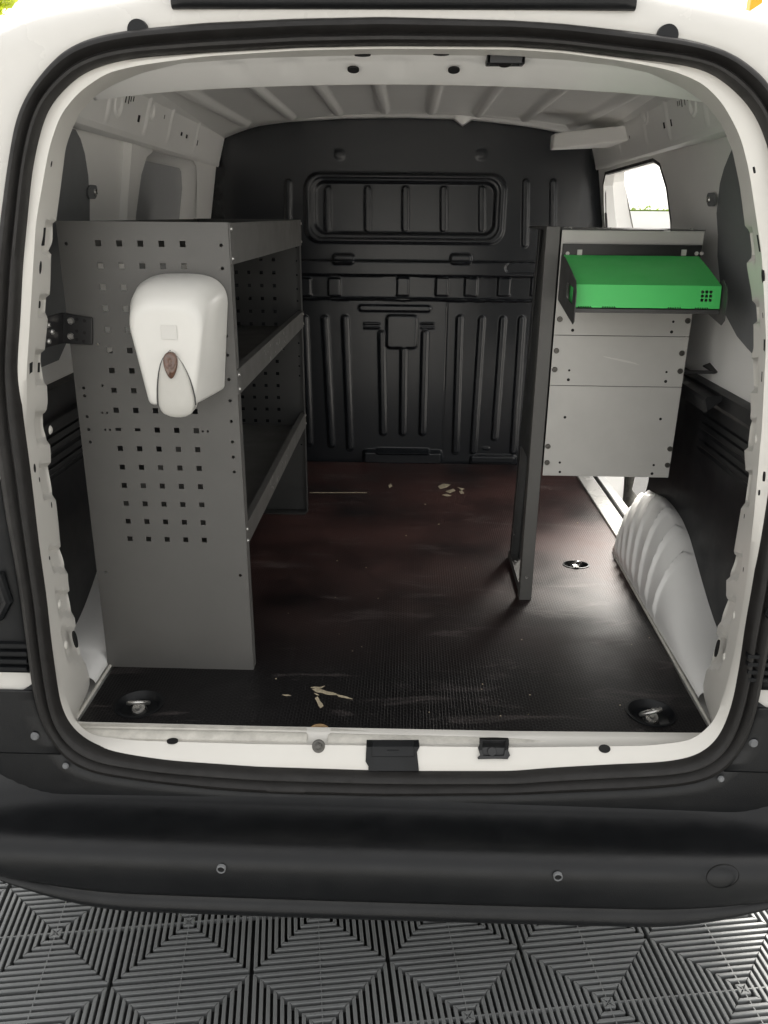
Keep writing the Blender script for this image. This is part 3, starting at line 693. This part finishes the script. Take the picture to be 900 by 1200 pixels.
# bumper
b=MB(); R=[]
prof=[(-.03,.530),(-.068,.516),(-.078,.500),(-.088,.4895),(-.125,.486),(-.155,.4885),(-.172,.4915),(-.184,.4925),(-.194,.4905),(-.203,.4865),(-.211,.4805),(-.217,.472),(-.221,.460),(-.223,.44),(-.2225,.415),(-.221,.405),(-.214,.4005),(-.2095,.397),(-.2095,.3935),(-.2145,.389),(-.2215,.379),(-.2225,.372),(-.219,.364),(-.206,.356),(-.190,.352),(-.12,.348),(0,.345)]
for x in np.linspace(-.96,.96,97):
    a=abs(x); lift=.055*min(1,max(0,(a-.42)/.26))**2; fwd=.30*max(0,a-.70)**1.7*2
    lift2=.10*float(sstep(.60,.80,a))
    row=[]
    for i,(y,z) in enumerate(prof):
        w=max(0,min(1,(.45-z)/.09)); up_=(1,1,.8,.35)[i] if i<4 else 0
        row.append(Vector((x,y+fwd+.012*lift/.055*w+.004*(x/.6)**2,z+lift*w+lift2*up_)))
    R.append(row)
b.loft(R,False); bump=b.build('bumper','bumper',van,smooth=60)
def bface(px,py):
    p=onY(px,py,-.2225)
    return p
for px,py,r in ((259,1019,.0075),(654,1028,.0075)):
    p=bface(px,py)+Vector((0,.004*(1 if False else (bface(px,py).x/.6)**2),0)); rings=[]
    for rr,dy in ((1.0,.004),(1.0,-.002),(.88,-.0028),(.74,-.002),(.70,.004)): rings.append([p+Vector((r*rr*math.cos(2*math.pi*k/24),dy,r*rr*math.sin(2*math.pi*k/24))) for k in range(24)])
    b=MB(); b.loft(rings); o=b.build('sensor_ring','greypanel',bump,smooth=50)
    b=MB(); b.cyl(p+Vector((0,-.0006,0)),(0,1,0),r*.72,.002,24); b.build('sensor_hole','hole',bump,smooth=0)
p=bface(848,1029)+Vector((0,.004*.8,0)); b=MB(); r=.0262
for a0,a1,dy in ((1.0,.94,-.0012),):
    R=[[p+Vector((r*q*math.cos(2*math.pi*k/48),d,r*q*.95*math.sin(2*math.pi*k/48))) for k in range(48)] for q,d in ((1.0,.002),(1.0,-.0005),(.965,-.0005),(.965,.001))]
    b.loft(R)
b.build('tow_cover','hole',bump,smooth=40)
# ================================================================== LEFT SHELVING
Y0=.218; Y1=1.214; XR=-.300
sh=thing('shelving_unit','dark grey three-shelf metal racking with a perforated end panel, along the left wall','shelving',(-.456,.716,ZF))
def perf(Y,name,near):
    hl=[]
    for i in range(5):
        for k in range(16):
            x=-.535+.0375*i; z=.876+.0375*k
            if near and k in (6,) and i<2 : hl.append([(x-.0055,z-.003),(x+.0055,z-.003),(x+.0055,z+.003),(x-.0055,z+.003)]); continue
            hl.append([(x-.0052,z-.0052),(x+.0052,z-.0052),(x+.0052,z+.0052),(x-.0052,z+.0052)])
    for z in (1.437,1.398,1.36,1.32,1.28,1.245,1.20,1.16,1.12,1.08,1.05,1.02,.80): hl.append(circ(-.317,z,.0032,10))
    for z in (1.437,1.30,1.18,1.165,1.125,1.10,1.075,.80): hl.append(circ(-.592,z,.0032,10))
    for x,z in ((-.556,1.262),(-.562,1.133),(-.553,1.133),(-.560,1.10),(-.551,1.10),(-.373,1.10),(-.363,1.10),(-.556,1.185)): hl.append(circ(x,z,.0024,8))
    b=MB(); b.plate([(-.612,ZF),(XR,ZF),(XR-.003,1.475),(-.606,1.475)],hl,lambda u,v,w:Vector((u,Y+w,v)),.002)
    d=1 if near else -1; ya=Y+(.002 if near else 0)
    b.hexa([Vector((XR-.002,ya,ZF)),Vector((XR,ya,ZF)),Vector((XR,ya+d*.026,ZF)),Vector((XR-.002,ya+d*.026,ZF))],[Vector((XR-.005,ya,1.475)),Vector((XR-.003,ya,1.475)),Vector((XR-.003,ya+d*.026,1.475)),Vector((XR-.005,ya+d*.026,1.475))])
    b.hexa([Vector((-.612,ya,ZF)),Vector((-.610,ya,ZF)),Vector((-.610,ya+d*.026,ZF)),Vector((-.612,ya+d*.026,ZF))],[Vector((-.606,ya,1.475)),Vector((-.604,ya,1.475)),Vector((-.604,ya+d*.026,1.475)),Vector((-.606,ya+d*.026,1.475))])
    return b.build(name,'rack' if near else 'rackdark',sh,smooth=0)  # far panel's shade put into its colour with the darker coat
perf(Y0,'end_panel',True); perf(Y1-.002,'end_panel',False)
for z0,z1 in ((1.404,1.474),(1.170,1.217),(.862,.907)):
    b=MB(); t=.0015; ya,yb=Y0+.003,Y1-.003; xi=-.604; xo=XR-.0035
    b.box((xi,ya,z0),(xo,yb,z0+t)); b.box((xo-t,ya,z0),(xo+.0032,yb,z1)); b.box((xi,ya,z0),(xi+t,yb,z1)); b.box((xo-.012,ya,z1-t),(xo,yb,z1)); pass
    tr=b.build('shelf_tray','rack' if z0>0 else 'rack',sh,smooth=0,bevel=.0006)
    b=MB()
    for y in (Y0+.012,Y1-.010):
        for z in (z0+.010,z1-.010): b.cyl(Vector((XR-.0005,y,z)),(1,0,0),.0042,.0028,14,.0026)
    split(b.build('rivet','steel',tr,smooth=40),'rivet')
b=MB()
for _ in range(34):
    zl0=(1.170,.862)[int(rng.integers(0,2))]; yy=rng.uniform(.5,.85); zz=zl0+rng.uniform(.006,.04); dy=rng.uniform(.002,.010); dz=rng.uniform(-.010,.012); w=rng.uniform(.0003,.0008)
    b.hexa([Vector((XR-.0004,yy,zz)),Vector((XR-.0004,yy+w*2,zz)),Vector((XR-.0004,yy+dy+w*2,zz+dz)),Vector((XR-.0004,yy+dy,zz+dz))],[Vector((XR+.00015,yy,zz)),Vector((XR+.00015,yy+w*2,zz)),Vector((XR+.00015,yy+dy+w*2,zz+dz)),Vector((XR+.00015,yy+dy,zz+dz))])
split(b.build('scratch','racklight',sh,smooth=0),'scratch')
b=MB(); b.box((-.604,Y1-.05,ZF),(XR-.004,Y1-.004,ZF+.002)); b.build('foot_flange','rackdark',sh,smooth=0)
# angle bracket tying the unit to the door pillar
A=[onY(72,366,.2155),onY(109,372,.2155),onY(109,404,.2155),onY(73,402,.2155)]
B=[onY(38,374,.085),onY(72,366,.2145),onY(72,402,.2145),onY(39,411,.085)]
b=MB(); 
b.hexa([p for p in A],[p+Vector((0,-.004,0)) for p in A]); nb=(B[1]-B[0]).cross(B[2]-B[1]).normalized(); nb=nb if nb.x>0 else -nb
b.hexa(B,[p+nb*.004 for p in B]); br=b.build('wall_bracket','black',sh,smooth=0,bevel=.0015)
b=MB()
for px,py in ((83,376),(83,394)): p=onY(px,py,.2115); b.cyl(p,(0,-1,0),.0065,.004,18,.005)
for px,py in ((53,381),(57,389),(53,400)):
    u=(px-38)/34; v=(py-374+u*8)/36; p=B[0]+(B[1]-B[0])*u+(B[3]-B[0])*v+nb*.004; b.cyl(p,nb,.005,.0035,16,.004)
split(b.build('bracket_screw','steel',br,smooth=40),'bracket_screw')
b=MB()
for px,py in ((90,374),(99,376),(90,388),(99,390),(90,398),(98,400)): p=onY(px,py,.2112); b.cyl(p,(0,-1,0),.003,.0006,10)
split(b.build('bracket_hole','hole',br,smooth=0),'bracket_hole')
# ================================================================== SOAP DISPENSER
dp=thing('soap_dispenser','white plastic wall soap dispenser with a pale push lever, on the perforated panel','soap dispenser',(-.39,.2165,1.14))
def outline(xl,xr,zb,zt,bl,r,nn=12):
    # trapezoid with rounded corners: top corners (xl,zt)(xr,zt), bottom (xl+bl,zb)(xr-bl2,zb)
    pts=[(xl+bl[0],zb,.010),(xr-bl[1],zb,.010),(xr,zt-.03,r*1.0),(xr-.018,zt,r*.8),(xl+.018,zt,r*.8),(xl,zt-.03,r*1.0)]
    out=[]; n=len(pts)
    for i in range(n):
        p=Vector(pts[i][:2]); a=Vector(pts[i-1][:2]); c=Vector(pts[(i+1)%n][:2]); rr=pts[i][2]
        da=(a-p); dc=(c-p); l=min(rr,da.length*.45,dc.length*.45); s0=p+da.normalized()*l; s1=p+dc.normalized()*l
        for k in range(nn): t=k/(nn-1); out.append(s0*(1-t)**2+p*2*t*(1-t)+s1*t*t)
    return out
zb0=onY(200,475,.1).z; zB=onY(262,457,.216).z; zl=onY(240,474,.1).z
secs=[ # Y, xl,xr,zb,zt,(bl,br)
 (.2160,-.468,-.312,zB+.004,1.387,(.020,.016)),(.2145,-.470,-.310,zB,1.389,(.020,.016)),(.175,-.467,-.315,zB*.65+zb0*.35,1.386,(.021,.018)),
 (.130,-.460,-.323,zB*.3+zb0*.7,1.376,(.022,.020)),(.106,-.455,-.3285,zb0,1.357,(.022,.022)),
 (.1020,-.453,-.3305,zb0,1.352,(.021,.022)),(.0985,-.4495,-.3335,zb0+.002,1.347,(.021,.021)),(.0968,-.445,-.338,zb0+.005,1.342,(.021,.021)),(.0960,-.438,-.345,zb0+.010,1.335,(.020,.020))]
def outline2(xl,xr,zb,zt,bl,nn=10):
    # domed top, rounded foot corners
    out=[]; xm=(xl+xr)/2; hw=(xr-xl)/2; sh=.050
    BL=Vector((xl+bl[0],zb)); BR=Vector((xr-bl[1],zb)); SR=Vector((xr,zt-sh)); SL=Vector((xl,zt-sh))
    def corner(a,p,c,l):
        da=(a-p).normalized()*l; dc=(c-p).normalized()*l
        return [(p+da)*(1-t)**2+p*2*t*(1-t)+(p+dc)*t*t for t in [k/(nn-1) for k in range(nn)]]
    out+=corner(SL,BL,BR,.010)+corner(BL,BR,SR,.010)
    for k in range(33):
        a=math.pi*k/32; ex=.62
        c=math.cos(a); s_=math.sin(a); out.append(Vector((xm+hw*math.copysign(abs(c)**ex,c),zt-sh+sh*s_**.80)))
    return out
b=MB(); R=[]
for Y,xl,xr_,zb,zt,bl in secs: R.append([Vector((p.x,Y,p.y)) for p in outline2(xl,xr_,zb,zt,bl)])
b.loft(R,True,True,True); shell=b.build('casing','plas',dp,smooth=38)
#LEVER
# lever: pale tongue rising to a pointed arch, seen between the two legs of the casing
b=MB(); R=[]
LV=[(489,209,4),(488,208.5,10),(485,208,16.5),(481,207.5,19.5),(475,207,21.5),(466,206.3,21.3),(455,205,20),(445,203.8,18.2),(436,202.4,15.8),(427,201,12.6),(420,200,8.8),(415,199.5,5),(411.5,199.2,.8)]
LV=LV[::-1]
for t in np.linspace(0,1,40):
    q=t*(len(LV)-1); i=min(int(q),len(LV)-2); f=q-i; py=LV[i][0]*(1-f)+LV[i+1][0]*f; pxc=LV[i][1]*(1-f)+LV[i+1][1]*f; hw=LV[i][2]*(1-f)+LV[i+1][2]*f
    yb=.0925; c=onY(pxc,py,yb); w=hw/FOC*1.36; bulge=.011*(w/.031)*(1-.25*t)
    row=[Vector((c.x-w*math.cos(math.pi*k/18),yb-bulge*math.sin(math.pi*k/18)**.85+.0005,c.z)) for k in range(19)]
    row+= [Vector((c.x+w,.120,c.z+.002)),Vector((c.x-w,.120,c.z+.002))]
    R.append(row)
b.loft(R,True,True,True); b.build('push_lever','plas2',dp,smooth=45)
pl_=[onY(q[1]-q[2]*1.04-.7,q[0],.0955) for q in LV]; pr_=[onY(q[1]+q[2]*1.04+.7,q[0],.0955) for q in LV if q[0]<478]; pl_=[p for p,q in zip(pl_,LV) if q[0]<478]
tp_=onY(199.2,410,.0955); b=MB(); b.plate([(p.x,p.z) for p in pl_[::-1]]+[(tp_.x,tp_.z)]+[(p.x,p.z) for p in pr_],[],lambda u,v,w:Vector((u,.0968-w,v)),.0013); b.build('lever_gap_shade','rackdark',dp,smooth=0)  # dark plate paints the shadow line around the lever
b=MB(); R=[]; wc=onY(200,428,.086)
for q,dy in ((1.08,.008),(1.08,.0005),(1.0,-.0008),(.9,-.0016),(.4,-.0022),(.02,-.0024)):
    row=[]
    for k in range(32):
        a=2*math.pi*k/32; sx_=math.sin(a); cz_=math.cos(a); w=.0105*(1+.30*cz_)*q
        row.append(Vector((wc.x+w*sx_,.0845+dy-.0035*(1-cz_)/2,wc.z+.0205*cz_*q)))
    R.append(row)
b.loft(R,True,True,True); b.build('sight_glass','amber',dp,smooth=60)
p0=onY(188,381,.0948); p1_=onY(208,398,.0948); b=MB(); b.plate(rrect(p0.x,p1_.z,p1_.x,p0.z,.001,2),[],lambda u,v,w:Vector((u,.0952-w,v)),.0008); b.build('blank_label','plas3',dp,smooth=0,bevel=.0003)
# ================================================================== RIGHT RACK
YF=.579; YB=.858
rk=thing('equipment_rack','grey metal rack panel on two dark posts, bolted to the right wall','rack',(.32,.72,ZF))
b=MB()
b.box((.3385-.0305,YF,ZF),(.3385,YF+.0018,1.4695)); b.box((.308,YF,ZF),(.3098,YF+.028,1.4695)); b.box((.3367,YF,ZF),(.3385,YF+.028,1.4695))
b.build('post','rack',rk,smooth=0,bevel=.0008)
b=MB(); 
def hx(x0,x1,X0,X1,ya,yb,z0,z1): b.hexa([Vector((x0,ya,z0)),Vector((x1,ya,z0)),Vector((x1,yb,z0)),Vector((x0,yb,z0))],[Vector((X0,ya,z1)),Vector((X1,ya,z1)),Vector((X1,yb,z1)),Vector((X0,yb,z1))])
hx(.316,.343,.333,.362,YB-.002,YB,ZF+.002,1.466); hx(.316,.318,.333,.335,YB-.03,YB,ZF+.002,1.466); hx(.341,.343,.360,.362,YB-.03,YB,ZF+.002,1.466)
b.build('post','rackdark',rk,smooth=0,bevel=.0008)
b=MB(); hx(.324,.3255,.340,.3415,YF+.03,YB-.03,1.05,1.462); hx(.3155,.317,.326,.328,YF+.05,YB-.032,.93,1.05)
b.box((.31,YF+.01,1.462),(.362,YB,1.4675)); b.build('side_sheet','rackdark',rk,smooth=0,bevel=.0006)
b=MB(); b.box((.312,YF+.012,ZF+.0005),(.342,YB,ZF+.003)); b.box((.312,YF+.012,ZF+.003),(.3135,YB-.005,ZF+.022)); b.build('foot_plate','rack',rk,smooth=0,bevel=.0006)
zt_=onY(660,269,YF).z; zs_=[zt_-.001,onY(650,393,YF).z,onY(650,452,YF).z,onY(650,558,YF).z]
def xr(z): return .6455-.006*(1.47-z)/.56
for i in range(3):
    z1,z0=zs_[i],zs_[i+1]; 
    b=MB(); b.hexa([Vector((.3420,YF,z0+.0011)),Vector((xr(z0),YF,z0+.0011)),Vector((xr(z0),YF+.002,z0+.0011)),Vector((.3420,YF+.002,z0+.0011))],[Vector((.3420,YF,z1)),Vector((xr(z1),YF,z1)),Vector((xr(z1),YF+.002,z1)),Vector((.3420,YF+.002,z1))])
    b.build('front_panel','racklight',rk,smooth=0,bevel=.0007)
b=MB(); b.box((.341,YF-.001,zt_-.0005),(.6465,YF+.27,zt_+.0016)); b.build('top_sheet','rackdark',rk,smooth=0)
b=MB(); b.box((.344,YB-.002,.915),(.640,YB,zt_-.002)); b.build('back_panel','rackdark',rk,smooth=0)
b=MB(); b.box((.344,YF+.0024,.925),(.636,YF+.0036,zt_-.004)); b.build('seam_light_block','rackdark',rk,smooth=0)  # added sheet, stops light leaking through the panel seams
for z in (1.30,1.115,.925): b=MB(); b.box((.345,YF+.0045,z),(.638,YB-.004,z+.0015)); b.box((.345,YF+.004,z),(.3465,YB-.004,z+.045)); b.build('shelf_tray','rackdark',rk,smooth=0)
b=MB(); b2=MB()
for px,py in ((656,374),(806,376),(652,411),(799,414),(650,433),(797,435),(642,523),(785,526),(641,542),(782,545)):
    p=onY(px,py,YF)
    R=[[p+Vector((q*math.cos(2*math.pi*k/20),d,q*math.sin(2*math.pi*k/20))) for k in range(20)] for q,d in ((.0062,.001),(.0062,-.0022),(.0052,-.0034),(.003,-.0034),(.0026,-.001),(.0001,-.001))]
    b.loft(R)
split(b.build('panel_bolt','steeldark',rk,smooth=30),'panel_bolt')
for px,py,r in ((671,387,.0035),(787,389,.0035),(789,377,.0028),(667,434,.0026),(666,445,.0035),(781,436,.0026),(780,447,.0035),(662,489,.0032),(774,491,.0032),(656,542,.0028),(656,553,.0030),(766,545,.0028),(764,555,.0034)):
    p=onY(px,py,YF); b2.cyl(p+Vector((0,-.0006,0)),(0,1,0),r,.001,14)
split(b2.build('panel_hole','hole',rk,smooth=0),'panel_hole')
b=MB()
def scr(pts,Y=YF): 
    P=[onY(x,y,Y) for x,y in pts]; b.loft([[p+Vector((0,.0004,0)) for p in P],[p+Vector((0,-.0005,0)) for p in P]],True,True,True)
scr([(706,417),(712,418.2),(724,420),(737,423),(744,425),(750,428),(741,426),(730,424),(718,421),(709,418.5)])
b.build('scratch','white',rk,smooth=0)
# post screws
b=MB()
for px,py,Y in ((617,677,YF),(601,626,YB-.002),(604,655,.83)): p=onY(px,py,Y) if Y!=.83 else Vector((.327,.815,ZF+.004)); b.cyl(p+(Vector((0,-.0002,0))),(0,-1,0) if Y!=.83 else (0,0,1),.0042,.002,14,.003)
split(b.build('post_screw','steel',rk,smooth=40),'post_screw')
b=MB()
for px in (664,669,716,813): p=onY(px,267,YF+.01); b.cyl(Vector((p.x,YF+.02,zt_)),(0,0,1),.005,.005,12,.004)
split(b.build('top_bolt','steel',rk,smooth=40),'top_bolt')
# black arm to the side wall
b=MB(); A0=Vector((.643,.60,onY(803,435,.59).z))
xe=.643
b.box((xe,.585,A0.z-.004),(xe+.003,.612,A0.z+.052)); 
pA=onY(834,437,.60); pB=onY(858,427,.66); pC=onY(846,422,.70)
b.box((xe,.580,A0.z-.004),(pA.x,.606,A0.z)); 
q=[Vector((pA.x,.580,A0.z-.004)),Vector((pA.x+.045,.60,A0.z+.012)),Vector((pA.x+.045,.65,A0.z+.022)),Vector((pA.x-.012,.63,A0.z+.004))]
b.hexa(q,[v+Vector((0,0,.0035)) for v in q]); b.build('wall_arm','black',rk,smooth=0,bevel=.001)
b=MB()
for u,v in ((.35,.4),(.7,.6)): p=lerp4(q,u,v)+Vector((0,0,.0035)); b.cyl(p,(0,-.2,1),.006,.003,14,.004)
split(b.build('arm_bolt','steel',rk,smooth=40),'arm_bolt')
# ================================================================== GREEN TRAY
gt=thing('bottle_tray','bright green folded metal tray held between dark side cheeks on the grey rack','tray',(.49,.50,1.31))
XL,XRR=.346,.634
pf=[(.560,onY(700,299,.56).z),(.490,onY(700,313,.490).z),(.405,onY(700,333.5,.405).z),(.400,onY(700,360.5,.400).z)]
def gp(u,x): return x
b=MB(); cs=pf
# perforated lip: front face with a 3x2 block and a toothed lower edge
zc,zbm=cs[2][1],cs[3][1]; outer=[(XL,zc),(XL,zbm)]
x=XL
teeth=[(.354,.382),(.402,.430),(.532,.560),(.586,.614)]
for a,c in teeth:
    n=6; w=(c-a)/n
    for k in range(n): outer+=[(a+k*w,zbm),(a+k*w,zbm+.0028),(a+(k+.5)*w,zbm+.0028),(a+(k+.5)*w,zbm)]
outer+=[(XRR,zbm),(XRR,zc)]
hl=[]
for i in range(3):
    for j in range(3):
        cx_=onY(823.8+i*4.9,347,.4).x; cz_=onY(828,352-j*4.8,.4).z; hl.append([(cx_-.0027,cz_-.0026),(cx_+.0027,cz_-.0026),(cx_+.0027,cz_+.0026),(cx_-.0027,cz_+.0026)])
b.plate(outer,hl,lambda u,v,w:Vector((u,.400+w+.005*(v-zbm)/(zc-zbm),v)),.0015)
R=[]
for y,z in (cs[2],cs[1],cs[0]): R.append([Vector((XL,y,z)),Vector((XRR,y,z)),Vector((XRR,y+.001,z-.0015)),Vector((XL,y+.001,z-.0015))])
b.loft(R,True,True,True)
b.build('tray_sheet','green',gt,smooth=0,bevel=.0008)
b=MB(); b.box((XL,.402,zbm-.0035),(XRR,.545,zbm-.002)); b.box((XL,.398,zbm-.010),(XRR,.4015,zbm-.002)); b.build('tray_base','rackdark',gt,smooth=0,bevel=.0005)
b=MB()
def cheek(x,s_):
    P=[onX(660,312,x) ,onX(664,316,x),onX(669,320,x),onX(676,333,x),onX(675,377,x),onX(653,364,x)] 
    return [(p.y,p.z) for p in P]
ck=[(.566,1.412),(.53,1.41),(.47,1.395),(.39,1.372),(.375,1.35),(.372,1.295),(.385,1.288),(.565,1.318)]
wn=[(.405,1.325),(.475,1.332),(.475,1.362),(.405,1.357)]
ckr=[(.555,1.33),(.41,1.375),(.385,1.362),(.378,1.345),(.376,1.300),(.390,1.289),(.565,1.318)]
for x in (XL-.004,XRR+.0035):
    b=MB(); b.plate(ck if x<.4 else ckr,[wn] if x<.4 else [],lambda u,v,w,x=x:Vector((x+w,u,v)),.0018); b.build('side_cheek','rackdark',gt,smooth=0,bevel=.0005)
b=MB(); b.box((XL+.006,.41,1.322),(XL+.009,.50,1.365)); b.build('end_flange','green',gt,smooth=0)
b=MB(); ga=onY(661,297.5,.572); gb=onY(822,288.5,.572); b.box((.345,.566,ga.z-.004),(.640,.5775,gb.z+.002)); b.build('mount_bar','black',gt,smooth=0,bevel=.0008)
b=MB()
for px in (679,801): p=onY(px,296,.566); b.box(p+Vector((-.005,-.004,-.006)),p+Vector((.005,0,.006)))
for px in (665,816,822): p=onY(px,297,.566); b.cyl(p,(0,-1,0),.004,.003,12)
split(b.build('mount_clip','racklight',gt,smooth=0,bevel=.0006),'mount_clip')
for o in (sh,dp,rk,gt): local(o)
# ================================================================== SETTING
b=MB()
d=.288; ang=math.radians(8.0); u=Vector((math.cos(ang),math.sin(ang),0))*d; v=Vector((math.sin(ang),-math.cos(ang),0))*d
c0=Vector((-.166,.140,0)); P=d/20
U=u.normalized(); V=v.normalized(); NV=[];NF=[]
def bar(c,A,B,r0,wd,h0,h1,gap):
    # mitred bar of one concentric square: along A at distance r0..r0+wd in direction B
    global NV,NF
    s0=r0-.0; s1=r0+wd; base=len(NV); g=gap
    for z,ins in ((h0,0),(h1-.0012,0),(h1,.0012)):
        for (bb,aa) in ((s0+ins,-(s0-g)),(s1-ins,-(s1-g)),(s1-ins,(s1-g)),(s0+ins,(s0-g))):
            NV.append(tuple(c+A*aa+B*bb+Vector((0,0,z))))
    for k in (0,4):
        for i in range(4): j=(i+1)%4; NF.append((base+k+i,base+k+j,base+k+4+j,base+k+4+i))
    NF.append((base+8,base+9,base+10,base+11))
for i in range(-7,9):
    for j in range(-5,8):
        c=c0+u*i+v*j
        if c.y>1.3 or c.y<-2.4 or abs(c.x)>2.3: continue
        for k in range(10):
            r0=.0045+k*P*.985; 
            for A,B in ((U,V),(V,U),(U,-V),(V,-U)): bar(c,A,B,r0,.0076,-.018,0,.0011)
b.v=NV; b.f=NF; b.m=[0]*len(NF)
# joints between the tiles
for i in range(-7,10):
    for q in (0,1):
        A,B=(u,v) if q==0 else (v,u)
        c=c0+B*i; p0_=c-A*7; p1x=c+A*8; w=B.normalized()*.0011
        b.hexa([p0_-w+Vector((0,0,-.012)),p0_+w+Vector((0,0,-.012)),p1x+w+Vector((0,0,-.012)),p1x-w+Vector((0,0,-.012))],[p0_-w+Vector((0,0,-.0007)),p0_+w+Vector((0,0,-.0007)),p1x+w+Vector((0,0,-.0007)),p1x-w+Vector((0,0,-.0007))])
o=b.build('floor','tile',None,smooth=0); o['kind']='structure'
b=MB(); b.add([(-3,-3.5,-.0185),(3,-3.5,-.0185),(3,4,-.0185),(-3,4,-.0185)],[(0,1,2,3)]); o=b.build('floor_base','tilebase',None,smooth=0); o['kind']='structure'
b=MB(); b.add([(-80,-80,-.03),(80,-80,-.03),(80,80,-.03),(-80,80,-.03)],[(0,1,2,3)]); o=b.build('ground','ground',None,smooth=0); o['kind']='structure'
# hedge and low white wall seen through the open side door
def leaves(mb,cs,n,rx,ry,rzz,size):
    for _ in range(n):
        c=random.choice(cs); th=rng.uniform(0,6.28); ph=math.acos(rng.uniform(-1,1)); r=rng.uniform(.55,1)**.6
        p=Vector(c)+Vector((rx*r*math.sin(ph)*math.cos(th),ry*r*math.sin(ph)*math.sin(th),rzz*r*math.cos(ph)))
        a=Vector(rng.normal(size=3)).normalized(); t=a.orthogonal().normalized(); w=a.cross(t); s_=size*rng.uniform(.6,1.3)
        mb.add([p-t*s_,p+w*s_*.5,p+t*s_,p-w*s_*.5],[(0,1,2,3)])
hz=onY(750,240,28.3).z; h0=onY(750,249,28).z
b=MB(); b.box((3,28,-.03),(22,28.15,h0)); b.box((3,27.95,h0),(22,28.2,h0+.04)); o=b.build('boundary_wall','wallw',None,smooth=0); o['label']='low white boundary wall below the hedge, seen through the right side opening'; o['category']='wall'
b=MB(); leaves(b,[(x,28.9,hz-.75) for x in np.arange(3.5,22,.3)],14000,.35,.5,.72,.06); b.box((3,28.4,.3),(22,29.3,hz-.16)); o=b.build('hedge','leaf',None,smooth=0,recalc=False); o['label']='green clipped hedge rising just over the white wall, seen through the side opening'; o['category']='hedge'
tr=thing('tree','sunlit yellow-green tree beyond the top left corner of the van','tree',(-11.5,20,0))
b=MB(); b.tube([(-11.5,20,-.03),(-11.4,20,1.5),(-11.5,20,4),(-11.3,20,7.6)],[.2,.16,.13,.08],10)
for k in range(7):
    a=k*.9; b.tube([(-11.45,20,5.0+k*.3),(-11.45+math.cos(a)*.8,20+math.sin(a)*.8,6.0+k*.3),(-11.45+math.cos(a)*1.6,20+math.sin(a)*1.6,6.9+k*.3)],[.07,.05,.02],6)
b.build('trunk','bark',tr,smooth=60)
b=MB(); leaves(b,[(-10.9+math.cos(a)*r,20+math.sin(a)*r,z) for a,r,z in [(i*1.1,rng.uniform(.3,2.0),rng.uniform(6.4,8.4)) for i in range(22)]],16000,1.0,1.0,.8,.20); b.build('crown','leafy',tr,smooth=0,recalc=False)
local(tr)
pp=thing('steel_column','yellow painted steel column beyond the top right corner of the van','column',(4.0,5.2,0))
c=onY(886,8,6.0)
b=MB(); b.box((c.x-.045,6,0),(c.x+.045,6.09,3.2)); b.build('shaft','yellow',pp,smooth=0,bevel=.004)
b=MB(); b.box((c.x-.12,5.95,-.03),(c.x+.12,6.14,.0)); b.build('base_plate','yellow',pp,smooth=0,bevel=.004)
pp.location=(c.x,6.045,0); local(pp)
b=MB(); x0=onY(893,8,6.6).x
for k in range(14):
    b.box((x0+k*.05,6.6,0),(x0+k*.05+.03,6.62,3.0))
for z in (.2,1.2,2.2,2.9): b.box((x0,6.62,z),(x0+.68,6.63,z+.03))
o=b.build('slatted_screen','wallw',None,smooth=0); o['label']='pale slatted screen beside the yellow column at the top right corner'; o['category']='screen'
# ================================================================== CAMERA AND LIGHT
cd=bpy.data.cameras.new('camera'); cam=bpy.data.objects.new('camera',cd); COL.objects.link(cam)
cam.matrix_world=Matrix(((RT.x,UP.x,-FW.x,CAM.x),(RT.y,UP.y,-FW.y,CAM.y),(RT.z,UP.z,-FW.z,CAM.z),(0,0,0,1)))
cd.sensor_fit='VERTICAL'; cd.sensor_height=24; cd.lens=24*FOC/1200; cd.clip_start=.05; cd.clip_end=500; sc.camera=cam
w=bpy.data.worlds.new('World'); sc.world=w; w.use_nodes=True; nt=w.node_tree; bg=nt.nodes['Background']
sky=nt.nodes.new('ShaderNodeTexSky'); sky.sky_type='NISHITA'; sky.sun_disc=False
EL,AZ=math.radians(SUN_EL),math.radians(SUN_AZ)      # azimuth measured clockwise from +Y
sky.sun_elevation=EL; sky.sun_rotation=AZ; sky.dust_density=4; sky.air_density=1.2
hs=nt.nodes.new('ShaderNodeHueSaturation'); hs.inputs['Saturation'].default_value=.12; nt.links.new(sky.outputs[0],hs.inputs['Color'])
mx=nt.nodes.new('ShaderNodeMix'); mx.data_type='RGBA'; mx.blend_type='MULTIPLY'; mx.inputs['Factor'].default_value=1; mx.inputs['B'].default_value=(1,.972,.925,1)
nt.links.new(hs.outputs[0],mx.inputs['A']); nt.links.new(mx.outputs['Result'],bg.inputs['Color']); bg.inputs['Strength'].default_value=SKY
sd=bpy.data.lights.new('sun','SUN'); sd.energy=SUN; sd.angle=math.radians(SUN_ANG); sd.color=(1,.96,.88); so_=bpy.data.objects.new('sun',sd); COL.objects.link(so_)
dirv=Vector((math.sin(AZ)*math.cos(EL),math.cos(AZ)*math.cos(EL),math.sin(EL))); so_.rotation_euler=dirv.to_track_quat('Z','Y').to_euler()
sc.view_settings.view_transform='Standard'; sc.view_settings.look='None'; sc.view_settings.exposure=EXPO; sc.view_settings.gamma=1
sc.cycles.max_bounces=10; sc.cycles.diffuse_bounces=6; sc.cycles.glossy_bounces=4; sc.cycles.use_denoising=True
